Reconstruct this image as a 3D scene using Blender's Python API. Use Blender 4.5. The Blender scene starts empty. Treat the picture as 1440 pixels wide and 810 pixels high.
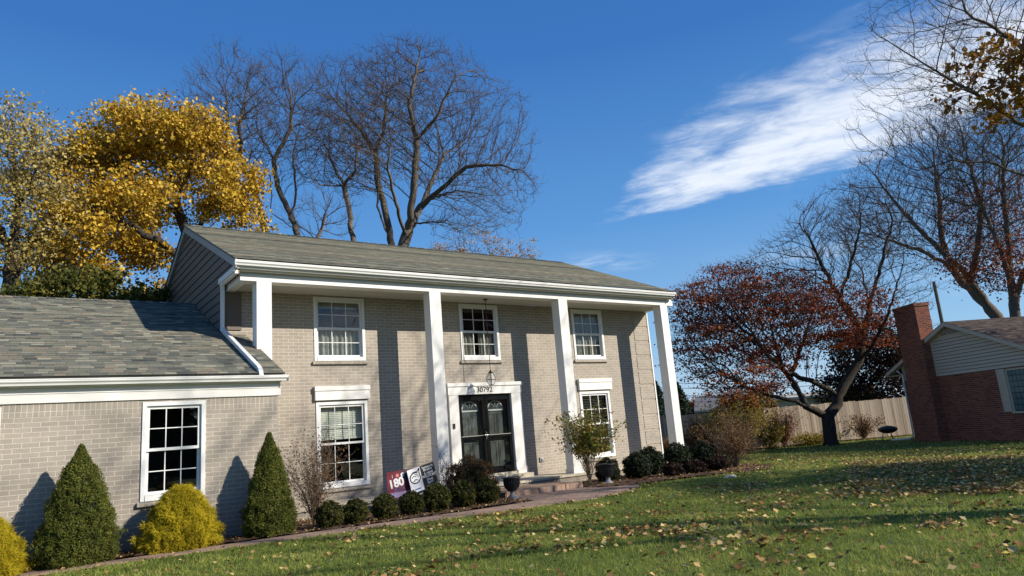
import bpy, math, random
import numpy as np
from mathutils import Vector, Matrix
R = math.radians
scene = bpy.context.scene
col = scene.collection

# ------------------------------------------------------------------ camera
CAM = np.array([-2.468, -14.785, 1.091]); YAW, PITCH, ROLL, FPX = 0.63293, 0.2042, -0.07989, 982.94
def cam_axes():
    fwd = np.array([math.sin(YAW)*math.cos(PITCH), math.cos(YAW)*math.cos(PITCH), math.sin(PITCH)])
    r = np.array([math.cos(YAW), -math.sin(YAW), 0.0]); u = np.cross(r, fwd)
    return r*math.cos(ROLL)+u*math.sin(ROLL), -r*math.sin(ROLL)+u*math.cos(ROLL), fwd
CR, CU, CF = cam_axes()
cd = bpy.data.cameras.new('camera'); cam = bpy.data.objects.new('camera', cd); col.objects.link(cam)
cd.sensor_width = 36; cd.lens = 36*FPX/1440; cd.clip_start = .05; cd.clip_end = 3000
m = Matrix([[CR[0], CU[0], -CF[0], CAM[0]], [CR[1], CU[1], -CF[1], CAM[1]], [CR[2], CU[2], -CF[2], CAM[2]], [0, 0, 0, 1]])
cam.matrix_world = m
scene.camera = cam
def at(px, py, dist):
    """a point seen at that pixel, at that horizontal distance from the camera"""
    d = CR*(px-720)/FPX - CU*(py-405)/FPX + CF
    return CAM + d*dist/math.hypot(d[0], d[1])

# ------------------------------------------------------------------ light
SUN = Vector((.78, -1.0, .70)).normalized()
sd = bpy.data.lights.new('sun', 'SUN'); so = bpy.data.objects.new('sun', sd); col.objects.link(so)
sd.energy = 5.0; sd.angle = R(.53); sd.color = (1.0, .925, .80)
so.rotation_euler = SUN.to_track_quat('Z', 'Y').to_euler(); so.location = (20, -30, 30)
scene.view_settings.view_transform = 'Standard'; scene.view_settings.look = 'None'
scene.view_settings.exposure = 0.3; scene.view_settings.gamma = 1.0; scene.view_settings.use_curve_mapping = False
scene.cycles.max_bounces = 6; scene.cycles.diffuse_bounces = 2; scene.cycles.transparent_max_bounces = 12
scene.cycles.use_denoising = True
SKY_STRENGTH = .08
w = bpy.data.worlds.new('World'); scene.world = w; w.use_nodes = True
nt = w.node_tree; nt.nodes.clear()
class NG:
    """tiny node-graph writer"""
    def __init__(s, t): s.t = t
    def n(s, typ, **k):
        nd = s.t.nodes.new(typ)
        for a, v in k.items(): setattr(nd, a, v)
        return nd
    def put(s, sock, v):
        if isinstance(v, bpy.types.NodeSocket): s.t.links.new(v, sock)
        elif v is not None:
            try: sock.default_value = v
            except Exception: sock.default_value = (*v, 1.0)
    def m(s, op, a, b=None, c=None, clamp=False):
        nd = s.n('ShaderNodeMath', operation=op, use_clamp=clamp)
        for i, v in enumerate((a, b, c)):
            if v is not None: s.put(nd.inputs[i], v)
        return nd.outputs[0]
    def vm(s, op, a, b=None):
        nd = s.n('ShaderNodeVectorMath', operation=op)
        s.put(nd.inputs[0], a)
        if b is not None: s.put(nd.inputs[1], b)
        return nd.outputs['Value'] if op in ('LENGTH', 'DOT_PRODUCT') else nd.outputs[0]
    def mix(s, f, a, b, mode='MIX'):
        nd = s.n('ShaderNodeMix', data_type='RGBA', blend_type=mode)
        s.put(nd.inputs[0], f); s.put(nd.inputs[6], a if isinstance(a, bpy.types.NodeSocket) else (*a[:3], 1)); s.put(nd.inputs[7], b if isinstance(b, bpy.types.NodeSocket) else (*b[:3], 1))
        return nd.outputs[2]
    def noise(s, vec, scale, detail=3, rough=.55, dist=0):
        nd = s.n('ShaderNodeTexNoise'); 
        if vec is not None: s.put(nd.inputs['Vector'], vec)
        nd.inputs['Scale'].default_value = scale; nd.inputs['Detail'].default_value = detail
        nd.inputs['Roughness'].default_value = rough; nd.inputs['Distortion'].default_value = dist
        return nd.outputs['Fac']
    def ramp(s, f, stops, interp='LINEAR'):
        nd = s.n('ShaderNodeValToRGB'); s.put(nd.inputs[0], f); cr = nd.color_ramp; cr.interpolation = interp
        while len(cr.elements) < len(stops): cr.elements.new(.5)
        for e, (p, c) in zip(cr.elements, stops): e.position = p; e.color = (*c, 1) if len(c) == 3 else c
        return nd.outputs[0]
    def sstep(s, x, a, b):
        nd = s.n('ShaderNodeMapRange', interpolation_type='SMOOTHSTEP'); s.put(nd.inputs[0], x)
        s.put(nd.inputs[1], a); s.put(nd.inputs[2], b); nd.inputs[3].default_value = 0; nd.inputs[4].default_value = 1
        return nd.outputs[0]
    def comb(s, x, y, z=0.0):
        nd = s.n('ShaderNodeCombineXYZ'); s.put(nd.inputs[0], x); s.put(nd.inputs[1], y); s.put(nd.inputs[2], z); return nd.outputs[0]
    def sep(s, v):
        nd = s.n('ShaderNodeSeparateXYZ'); s.put(nd.inputs[0], v); return nd.outputs
g = NG(nt)
sky = g.n('ShaderNodeTexSky', sky_type='NISHITA'); sky.sun_disc = False
sky.sun_elevation = math.asin(SUN.z); sky.sun_rotation = math.atan2(SUN.x, SUN.y)
sky.air_density = 1.0; sky.dust_density = .3; sky.ozone_density = 2.2; sky.altitude = 200
hs = g.n('ShaderNodeHueSaturation'); hs.inputs['Saturation'].default_value = 1.22; hs.inputs['Value'].default_value = 1.0
g.put(hs.inputs['Color'], sky.outputs[0])
tc = g.n('ShaderNodeTexCoord'); dv = tc.outputs['Generated']; X, Y, Z = g.sep(dv)[:]
zz = g.m('MAXIMUM', Z, .02); cu = g.m('DIVIDE', X, zz); cv = g.m('DIVIDE', Y, zz); cp = g.comb(cu, cv)
# a long thin cloud streak, in the plane of a flat cloud layer overhead
wob = g.m('MULTIPLY', g.m('SUBTRACT', g.noise(cp, 1.7, 4, .6), .5), .55)
uu = g.m('ADD', g.m('SUBTRACT', cu, 2.42), wob)
half = g.m('ADD', .1, g.m('MULTIPLY', g.sstep(cv, 2.55, 1.1), .56))
edge = g.m('SUBTRACT', 1.0, g.m('DIVIDE', g.m('ABSOLUTE', uu), half), clamp=False)
st = g.comb(g.m('ADD', g.m('MULTIPLY', cu, 1.7), g.m('MULTIPLY', cv, .7)), g.m('SUBTRACT', g.m('MULTIPLY', cv, 1.1), g.m('MULTIPLY', cu, .3)))
fib = g.noise(st, 3.6, 10, .62, .3)
body = g.m('MULTIPLY', g.sstep(edge, -.45, 1.1), g.sstep(cv, 2.75, 1.7))
cl = g.sstep(g.m('ADD', body, g.m('MULTIPLY', g.m('SUBTRACT', fib, .5), 1.5)), .12, 1.15)
cl = g.m('MULTIPLY', cl, g.sstep(body, 0.0, .35))
# faint wisp lower down
wx = g.m('SUBTRACT', cu, 3.0); wy = g.m('SUBTRACT', cv, 3.1)
wd = g.m('SQRT', g.m('ADD', g.m('MULTIPLY', wx, wx), g.m('MULTIPLY', g.m('MULTIPLY', wy, wy), 2.0)))
cl2 = g.m('MULTIPLY', g.m('MULTIPLY', g.sstep(wd, .5, 0.0), g.sstep(fib, .35, .7)), .35)
# white patches low on the right between the trees
cl3 = g.m('MULTIPLY', g.m('MULTIPLY', g.sstep(g.noise(cp, .55, 5, .6), .5, .72), g.sstep(cv, 3.2, 1.6)), g.m('MULTIPLY', g.sstep(cu, 3.2, 4.8), .75))
clm = g.m('MAXIMUM', g.m('MAXIMUM', cl, cl2), cl3)
k_ = 1/SKY_STRENGTH
grad = g.ramp(Z, [(0.0, (.52, .68, .84)), (.10, (.30, .55, .84)), (.28, (.115, .335, .73)), (.5, (.048, .19, .54)), (1, (.025, .11, .37))])
grad = g.vm('MULTIPLY', grad, (k_*.84, k_*.84, k_*.84))
skyc = g.mix(.88, hs.outputs[0], grad)
cc = g.mix(g.m('MULTIPLY', clm, .85), skyc, (.80*k_, .84*k_, .90*k_))
bg = g.n('ShaderNodeBackground'); bg.inputs[1].default_value = SKY_STRENGTH; g.put(bg.inputs[0], cc)
wo = g.n('ShaderNodeOutputWorld'); nt.links.new(bg.outputs[0], wo.inputs[0])

# ------------------------------------------------------------------ materials
def mat(name):
    ma = bpy.data.materials.new(name); ma.use_nodes = True; t = ma.node_tree; t.nodes.clear(); gg = NG(t)
    b = gg.n('ShaderNodeBsdfPrincipled'); o = gg.n('ShaderNodeOutputMaterial'); t.links.new(b.outputs[0], o.inputs[0])
    b.inputs['Roughness'].default_value = .8; b.inputs['Specular IOR Level'].default_value = .3
    return ma, gg, b, o
def bump(gg, b, h, strength=.5, dist=.01):
    nd = gg.n('ShaderNodeBump'); nd.inputs['Strength'].default_value = strength; nd.inputs['Distance'].default_value = dist
    gg.put(nd.inputs['Height'], h); gg.t.links.new(nd.outputs[0], b.inputs['Normal'])
def ocoord(gg): return gg.n('ShaderNodeTexCoord').outputs['Object']
def wallcoord(gg):
    t = gg.n('ShaderNodeTexCoord'); nx = gg.m('ABSOLUTE', gg.sep(t.outputs['Normal'])[0]); s = gg.m('GREATER_THAN', nx, .5)
    x, y, z = gg.sep(t.outputs['Object'])[:]
    return gg.comb(gg.m('ADD', gg.m('MULTIPLY', x, gg.m('SUBTRACT', 1.0, s)), gg.m('MULTIPLY', y, s)), z), t.outputs['Object']
def simple(name, c, rough=.6, var=.12, scale=6, spec=.3, metal=0.0, bmp=0.0):
    ma, gg, b, o = mat(name); oc = ocoord(gg)
    n1 = gg.noise(oc, scale, 4); f = gg.m('ADD', gg.m('MULTIPLY', gg.m('SUBTRACT', n1, .5), 2*var), 1.0)
    cc = gg.vm('MULTIPLY', (c[0], c[1], c[2]), gg.comb(f, f, f)); gg.put(b.inputs['Base Color'], cc)
    b.inputs['Roughness'].default_value = rough; b.inputs['Specular IOR Level'].default_value = spec; b.inputs['Metallic'].default_value = metal
    if bmp: bump(gg, b, gg.noise(oc, scale*8, 4), bmp, .01)
    return ma
def brick_mat(name, c1, c2, mortar, bw=.215, rh=.0715, ms=.0052, offset=.5, swap=False, stain=.2, dark=None, bs=.5):
    ma, gg, b, o = mat(name); v, oc = wallcoord(gg)
    if swap: s = gg.sep(v); v = gg.comb(s[1], s[0])
    # wobble for hand-laid edges
    nd = gg.n('ShaderNodeTexNoise'); gg.put(nd.inputs['Vector'], oc); nd.inputs['Scale'].default_value = 9
    off = gg.vm('MULTIPLY', gg.vm('SUBTRACT', nd.outputs['Color'], (.5, .5, .5)), (.008, .006, 0)); v = gg.vm('ADD', v, off)
    br = gg.n('ShaderNodeTexBrick'); gg.put(br.inputs['Vector'], v); br.offset = offset
    br.inputs['Scale'].default_value = 1; br.inputs['Brick Width'].default_value = bw; br.inputs['Row Height'].default_value = rh
    br.inputs['Mortar Size'].default_value = ms; br.inputs['Mortar Smooth'].default_value = .25
    br.inputs['Color1'].default_value = (*c1, 1); br.inputs['Color2'].default_value = (*c2, 1); br.inputs['Mortar'].default_value = (*mortar, 1)
    big = gg.noise(oc, .9, 5, .6); f = gg.m('ADD', gg.m('MULTIPLY', gg.m('SUBTRACT', big, .5), 2*stain), 1.0)
    fine = gg.m('ADD', gg.m('MULTIPLY', gg.m('SUBTRACT', gg.noise(oc, 55, 3), .5), .35), 1.0); f = gg.m('MULTIPLY', f, fine)
    cc = gg.vm('MULTIPLY', br.outputs['Color'], gg.comb(f, f, f))
    if name.startswith('painted'):
        sv = gg.vm('MULTIPLY', oc, (2.2, 2.2, .35)); sk = gg.m('ADD', gg.m('MULTIPLY', gg.m('SUBTRACT', gg.noise(sv, 1.3, 6, .65), .5), .32), 1.0); zc_ = gg.sep(oc)[2]
        dirt = gg.m('MULTIPLY', gg.m('SUBTRACT', 1.0, gg.sstep(gg.m('ADD', zc_, gg.m('MULTIPLY', gg.noise(oc, 3.5, 5, .7), .5)), -.1, .55)), .33); cc = gg.mix(dirt, gg.vm('MULTIPLY', cc, gg.comb(sk, sk, sk)), (.17, .13, .095))
    gg.put(b.inputs['Base Color'], cc); b.inputs['Roughness'].default_value = .85
    h = gg.m('ADD', gg.m('SUBTRACT', 1.0, br.outputs['Fac']), gg.m('MULTIPLY', gg.noise(oc, 60, 3), .35)); bump(gg, b, h, bs, .012)
    return ma
PB1, PB2, PBM = (.385, .338, .282), (.325, .285, .238), (.60, .54, .45)
M = {}
M['brick'] = brick_mat('painted_brick', PB1, PB2, PBM, stain=.12)
M['soldier'] = brick_mat('painted_soldier_brick', PB1, PB2, PBM, bw=.215, rh=.0715, swap=True, offset=0.0, stain=.12)
M['red_brick'] = brick_mat('red_brick', (.33, .085, .038), (.13, .034, .02), (.28, .19, .15), ms=.009, stain=.45)
M['white'] = simple('white_paint', (.79, .775, .735), .5, .09, 2.2, .35)
M['white2'] = simple('white_vinyl', (.82, .82, .80), .35, .02, 3, .45)
M['soffit'] = simple('soffit_paint', (.60, .58, .53), .6, .03, 3)
M['rake'] = simple('grey_trim_paint', (.36, .345, .33), .6, .05, 3)
M['siding'] = simple('dark_taupe_siding', (.165, .132, .108), .6, .06, 3)
M['tan_siding'] = simple('beige_vinyl_siding', (.56, .48, .37), .55, .04, 3)
M['concrete'] = simple('concrete', (.54, .48, .37), .9, .25, 5, .2, 0, .3)
M['black'] = simple('black_paint', (.008, .008, .009), .4, .1, 4, .05)
M['black_matte'] = simple('black_plastic', (.02, .02, .022), .5, .15, 6, .4)
M['door_grey'] = simple('grey_door_paint', (.10, .105, .10), .45, .06, 3, .4)
M['metal'] = simple('brushed_metal', (.6, .6, .58), .35, .05, 6, .5, .9)
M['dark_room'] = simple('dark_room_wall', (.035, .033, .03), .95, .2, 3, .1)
M['blind'] = simple('white_blind_slat', (.88, .86, .76), .7, .04, 3, .2)
M['curtain'] = simple('white_curtain', (.34, .33, .29), .9, .12, 9, .1)
M['stone'] = simple('grey_urn_stone', (.26, .26, .27), .8, .2, 12, .2, 0, .3)
M['rock'] = simple('pale_rock', (.6, .58, .54), .9, .2, 12, .2, 0, .4)
M['copper'] = simple('weathered_brass', (.05, .035, .02), .4, .2, 12, .5, .6)
M['lap_shadow_louver'] = simple('lap_shadow_and_louver', (.06, .055, .05), .9, .1, 6)  # painted shadow under the siding laps; also the dark vent louvers
M['wood_pole'] = simple('weathered_pole', (.12, .10, .085), .9, .25, 6)
M['cable'] = simple('black_cable', (.02, .02, .02), .7, .1, 3)
M['grey_roof'] = simple('distant_roof', (.16, .16, .17), .9, .2, 2)
M['cream_wall'] = simple('distant_cream_wall', (.52, .48, .40), .9, .15, 1)
M['dark_win'] = simple('distant_window', (.05, .06, .07), .4, .2, 1)
def grain_mat(name, c, c2):
    ma, gg, b, o = mat(name); oc = ocoord(gg); at_ = gg.n('ShaderNodeAttribute', attribute_name='rnd').outputs['Fac']
    s = gg.vm('MULTIPLY', oc, (18, 18, 1.2)); n1 = gg.noise(s, 1.0, 5, .6)
    cc = gg.mix(gg.m('ADD', gg.m('MULTIPLY', n1, .6), gg.m('MULTIPLY', at_, .6)), c, c2); gg.put(b.inputs['Base Color'], cc); b.inputs['Roughness'].default_value = .9
    bump(gg, b, n1, .4, .01); return ma
M['fence'] = grain_mat('weathered_cedar', (.16, .125, .095), (.58, .48, .37))
def glass_mat():
    ma = bpy.data.materials.new('window_glass'); ma.use_nodes = True; t = ma.node_tree; t.nodes.clear(); gg = NG(t)
    tr = gg.n('ShaderNodeBsdfTransparent'); tr.inputs[0].default_value = (.78, .82, .80, 1)
    gl = gg.n('ShaderNodeBsdfGlossy'); gl.inputs['Roughness'].default_value = .02; gl.inputs[0].default_value = (.95, .97, 1, 1)
    geo = gg.n('ShaderNodeNewGeometry'); c_ = gg.m('ABSOLUTE', gg.vm('DOT_PRODUCT', geo.outputs['Incoming'], geo.outputs['Normal'])); fr = gg.m('ADD', .07, gg.m('MULTIPLY', gg.m('POWER', gg.m('SUBTRACT', 1.0, c_, clamp=True), 5.0), .93))
    oc = ocoord(gg); bm = gg.n('ShaderNodeBump'); bm.inputs['Strength'].default_value = .18; bm.inputs['Distance'].default_value = .02
    gg.put(bm.inputs['Height'], gg.noise(oc, 2.2, 1)); t.links.new(bm.outputs[0], gl.inputs['Normal'])
    mx = gg.n('ShaderNodeMixShader'); o = gg.n('ShaderNodeOutputMaterial')
    t.links.new(fr, mx.inputs[0]); t.links.new(tr.outputs[0], mx.inputs[1]); t.links.new(gl.outputs[0], mx.inputs[2]); t.links.new(mx.outputs[0], o.inputs[0])
    return ma
M['glass'] = glass_mat()
def shingle_mat(name, stops, tab=.165, row=.125, dim=1.0):
    ma, gg, b, o = mat(name); uv = gg.n('ShaderNodeUVMap').outputs[0]; u, v, _ = gg.sep(uv)[:]
    r = gg.m('FLOOR', gg.m('DIVIDE', v, row)); wn = gg.n('ShaderNodeTexWhiteNoise', noise_dimensions='1D'); gg.put(wn.inputs['W'], r)
    uo = gg.m('ADD', gg.m('DIVIDE', u, tab), gg.m('MULTIPLY', wn.outputs[0], 3.7))
    # uneven tab widths: warp along the row
    wv = gg.n('ShaderNodeTexNoise', noise_dimensions='2D'); gg.put(wv.inputs['Vector'], gg.comb(gg.m('MULTIPLY', uo, .7), gg.m('MULTIPLY', r, 7.3))); wv.inputs['Scale'].default_value = 1.0; wv.inputs['Detail'].default_value = 1
    uo = gg.m('ADD', uo, gg.m('MULTIPLY', wv.outputs['Fac'], 1.1))
    c = gg.m('FLOOR', uo); wn2 = gg.n('ShaderNodeTexWhiteNoise', noise_dimensions='2D'); gg.put(wn2.inputs['Vector'], gg.comb(c, r))
    cc = gg.ramp(wn2.outputs[0], stops)
    oc = ocoord(gg); gr = gg.m('ADD', gg.m('MULTIPLY', gg.m('SUBTRACT', gg.noise(oc, 90, 2), .5), .8), dim)
    big = gg.m('ADD', gg.m('MULTIPLY', gg.m('SUBTRACT', gg.noise(oc, .6, 4), .5), .3), 1.0); gr = gg.m('MULTIPLY', gr, big)
    fr = gg.m('FRACT', uo); e = gg.m('MULTIPLY', gg.sstep(fr, 0.0, .06), gg.sstep(gg.m('SUBTRACT', 1.0, fr), 0.0, .04))
    gr = gg.m('MULTIPLY', gr, gg.m('ADD', .72, gg.m('MULTIPLY', e, .28)))
    gg.put(b.inputs['Base Color'], gg.vm('MULTIPLY', cc, gg.comb(gr, gr, gr))); b.inputs['Roughness'].default_value = .95; b.inputs['Specular IOR Level'].default_value = .15
    bump(gg, b, gg.m('ADD', gg.m('MULTIPLY', e, 1.0), gg.m('MULTIPLY', wn2.outputs[0], 1.0)), .6, .006); return ma
TS = [(0, (.065, .07, .065)), (.2, (.14, .145, .12)), (.38, (.21, .205, .155)), (.5, (.105, .12, .115)), (.62, (.25, .205, .15)), (.75, (.15, .16, .13)), (.88, (.34, .32, .24)), (1, (.09, .095, .085))]
M['shingle'] = shingle_mat('asphalt_shingle_mixed', TS)
M['shingle_brown'] = shingle_mat('asphalt_shingle_brown', [(0, (.05, .038, .032)), (.5, (.10, .075, .062)), (1, (.15, .115, .095))])
def bark_mat(name, c, c2, sc=6):
    ma, gg, b, o = mat(name); oc = ocoord(gg); s = gg.vm('MULTIPLY', oc, (1, 1, .25)); n1 = gg.noise(s, sc*3, 6, .7)
    gg.put(b.inputs['Base Color'], gg.ramp(n1, [(.3, c), (.7, c2)])); b.inputs['Roughness'].default_value = .95; bump(gg, b, n1, .8, .03); return ma
M['bark_grey'] = bark_mat('grey_bark', (.06, .047, .038), (.20, .16, .125))
M['bark_dark'] = bark_mat('dark_bark', (.02, .016, .013), (.075, .06, .048))
M['stem'] = bark_mat('shrub_stem', (.12, .085, .06), (.28, .21, .15))
def leaf_mat(name, stops, trans=.35, rough=.55):
    ma, gg, b, o = mat(name); a = gg.n('ShaderNodeAttribute', attribute_name='rnd').outputs['Fac']
    cc = gg.ramp(a, stops); gg.put(b.inputs['Base Color'], cc); b.inputs['Roughness'].default_value = rough; b.inputs['Specular IOR Level'].default_value = .25
    tl = gg.n('ShaderNodeBsdfTranslucent'); gg.put(tl.inputs[0], cc); mx = gg.n('ShaderNodeMixShader'); mx.inputs[0].default_value = trans
    gg.t.links.new(b.outputs[0], mx.inputs[1]); gg.t.links.new(tl.outputs[0], mx.inputs[2]); gg.t.links.new(mx.outputs[0], o.inputs[0]); return ma
M['gold_leaf'] = leaf_mat('golden_maple_leaf', [(0, (.10, .06, .012)), (.2, (.26, .15, .02)), (.4, (.50, .31, .03)), (.65, (.70, .47, .05)), (.82, (.74, .53, .08)), (.9, (.46, .20, .03)), (1, (.20, .19, .03))], .3)
M['orange_leaf'] = leaf_mat('orange_maple_leaf', [(0, (.12, .05, .015)), (.5, (.34, .16, .025)), (.85, (.5, .28, .03)), (1, (.3, .24, .04))], .4)
M['twig_bark'] = simple('twig_bark', (.085, .062, .052), .9, .2, 4, .1)
M['olive_leaf'] = leaf_mat('olive_leaf', [(0, (.05, .06, .015)), (.5, (.10, .11, .02)), (.85, (.22, .19, .03)), (1, (.35, .24, .04))])
M['pale_leaf'] = leaf_mat('pale_yellow_leaf', [(0, (.16, .12, .035)), (.4, (.36, .28, .08)), (.8, (.60, .47, .15)), (1, (.68, .56, .28))])
M['red_leaf'] = leaf_mat('russet_leaf', [(0, (.07, .016, .012)), (.35, (.21, .042, .02)), (.7, (.37, .095, .024)), (1, (.50, .20, .035))], .4)
M['dull_leaf'] = leaf_mat('dull_brown_leaf', [(0, (.07, .035, .018)), (.5, (.17, .085, .035)), (.85, (.28, .15, .05)), (1, (.36, .24, .08))])
M['twig_orange'] = leaf_mat('pale_orange_leaf', [(0, (.30, .16, .08)), (.6, (.52, .32, .16)), (1, (.6, .45, .28))])
M['box_leaf'] = leaf_mat('boxwood_leaf', [(0, (.02, .026, .006)), (.5, (.065, .072, .014)), (.85, (.15, .14, .028)), (1, (.25, .20, .05))], .25)
M['spirea_leaf'] = leaf_mat('spirea_leaf', [(0, (.05, .025, .012)), (.35, (.17, .085, .032)), (.75, (.33, .18, .07)), (.93, (.46, .28, .11)), (1, (.2, .2, .04))], .25)
M['box_dark'] = leaf_mat('yew_leaf', [(0, (.01, .017, .007)), (.6, (.024, .036, .013)), (1, (.055, .065, .02))], .15)
M['spruce'] = leaf_mat('spruce_needle', [(0, (.04, .055, .010)), (.5, (.115, .135, .02)), (.9, (.21, .215, .035)), (1, (.30, .26, .06))], .25)
M['dark_spruce'] = leaf_mat('dark_spruce_needle', [(0, (.008, .018, .012)), (.7, (.02, .04, .022)), (1, (.035, .06, .03))], .1)
M['gold_thread'] = leaf_mat('golden_cypress_needle', [(0, (.18, .15, .010)), (.35, (.48, .38, .015)), (.8, (.78, .62, .03)), (1, (.40, .38, .05))], .3)
M['rose_leaf'] = leaf_mat('rose_leaf', [(0, (.08, .12, .02)), (.5, (.24, .26, .04)), (.8, (.48, .34, .06)), (1, (.36, .12, .05))], .35)
M['yellow_leaf'] = leaf_mat('yellow_shrub_leaf', [(0, (.13, .10, .02)), (.5, (.28, .22, .03)), (1, (.42, .32, .05))])
M['barberry'] = leaf_mat('barberry_leaf', [(0, (.015, .010, .006)), (.6, (.045, .022, .014)), (1, (.12, .05, .025))], .2)
M['litter'] = leaf_mat('fallen_leaf', [(0, (.11, .05, .016)), (.35, (.27, .145, .045)), (.7, (.50, .32, .12)), (.93, (.70, .53, .25)), (1, (.72, .56, .12))], .15, .7)
def grass_mat():
    ma, gg, b, o = mat('lawn_grass_blade'); a = gg.n('ShaderNodeAttribute', attribute_name='rnd').outputs['Fac']
    big = gg.noise(ocoord(gg), .7, 5, .65); f = gg.m('ADD', gg.m('MULTIPLY', a, .55), gg.m('MULTIPLY', gg.m('SUBTRACT', big, .5), 1.1)); f = gg.m('ADD', f, .22)
    cc = gg.ramp(f, [(.1, (.06, .10, .012)), (.35, (.20, .26, .04)), (.6, (.36, .40, .075)), (.82, (.54, .50, .14)), (1, (.64, .56, .26))])
    gg.put(b.inputs['Base Color'], cc); b.inputs['Roughness'].default_value = .6
    tl = gg.n('ShaderNodeBsdfTranslucent'); gg.put(tl.inputs[0], cc); mx = gg.n('ShaderNodeMixShader'); mx.inputs[0].default_value = .42
    gg.t.links.new(b.outputs[0], mx.inputs[1]); gg.t.links.new(tl.outputs[0], mx.inputs[2]); gg.t.links.new(mx.outputs[0], o.inputs[0]); return ma
M['grass'] = grass_mat()
def ground_mat():
    ma, gg, b, o = mat('lawn_ground'); oc = ocoord(gg); n1 = gg.noise(oc, .5, 5, .6); n2 = gg.noise(oc, 14, 6, .75); n3 = gg.noise(oc, 60, 3, .7)
    f = gg.m('ADD', gg.m('MULTIPLY', n1, .35), gg.m('ADD', gg.m('MULTIPLY', n2, .4), gg.m('MULTIPLY', n3, .3)))
    gg.put(b.inputs['Base Color'], gg.ramp(f, [(.3, (.035, .055, .014)), (.5, (.10, .14, .026)), (.62, (.16, .19, .04)), (.75, (.24, .21, .08))]))
    b.inputs['Roughness'].default_value = .95; bump(gg, b, n2, .8, .05); return ma
M['ground'] = ground_mat()
def mulch_mat():
    ma, gg, b, o = mat('mulch'); oc = ocoord(gg); n2 = gg.noise(oc, 26, 5, .75); v = gg.n('ShaderNodeTexVoronoi'); gg.put(v.inputs['Vector'], oc); v.inputs['Scale'].default_value = 30
    gg.put(b.inputs['Base Color'], gg.mix(gg.m('MULTIPLY', gg.sep(v.outputs['Color'])[0], .7), gg.ramp(n2, [(.3, (.03, .018, .012)), (.6, (.10, .06, .04)), (.8, (.19, .12, .075))]), (.20, .12, .075)))
    b.inputs['Roughness'].default_value = .95; bump(gg, b, n2, 1.0, .05); return ma
M['mulch'] = mulch_mat()
def paver_mat():
    ma, gg, b, o = mat('tumbled_paver'); oc = ocoord(gg); br = gg.n('ShaderNodeTexBrick'); gg.put(br.inputs['Vector'], oc); br.offset = .5
    br.inputs['Scale'].default_value = 1; br.inputs['Brick Width'].default_value = .21; br.inputs['Row Height'].default_value = .105; br.inputs['Mortar Size'].default_value = .005
    br.inputs['Color1'].default_value = (.40, .26, .18, 1); br.inputs['Color2'].default_value = (.28, .20, .16, 1); br.inputs['Mortar'].default_value = (.12, .09, .07, 1)
    f = gg.m('ADD', gg.m('MULTIPLY', gg.m('SUBTRACT', gg.noise(oc, 5, 5, .7), .5), .7), 1.0)
    gg.put(b.inputs['Base Color'], gg.vm('MULTIPLY', br.outputs['Color'], gg.comb(f, f, f))); b.inputs['Roughness'].default_value = .9
    bump(gg, b, gg.m('SUBTRACT', gg.m('MULTIPLY', gg.noise(oc, 40, 3), .4), br.outputs['Fac']), .5, .01); return ma
M['paver'] = paver_mat()

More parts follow.
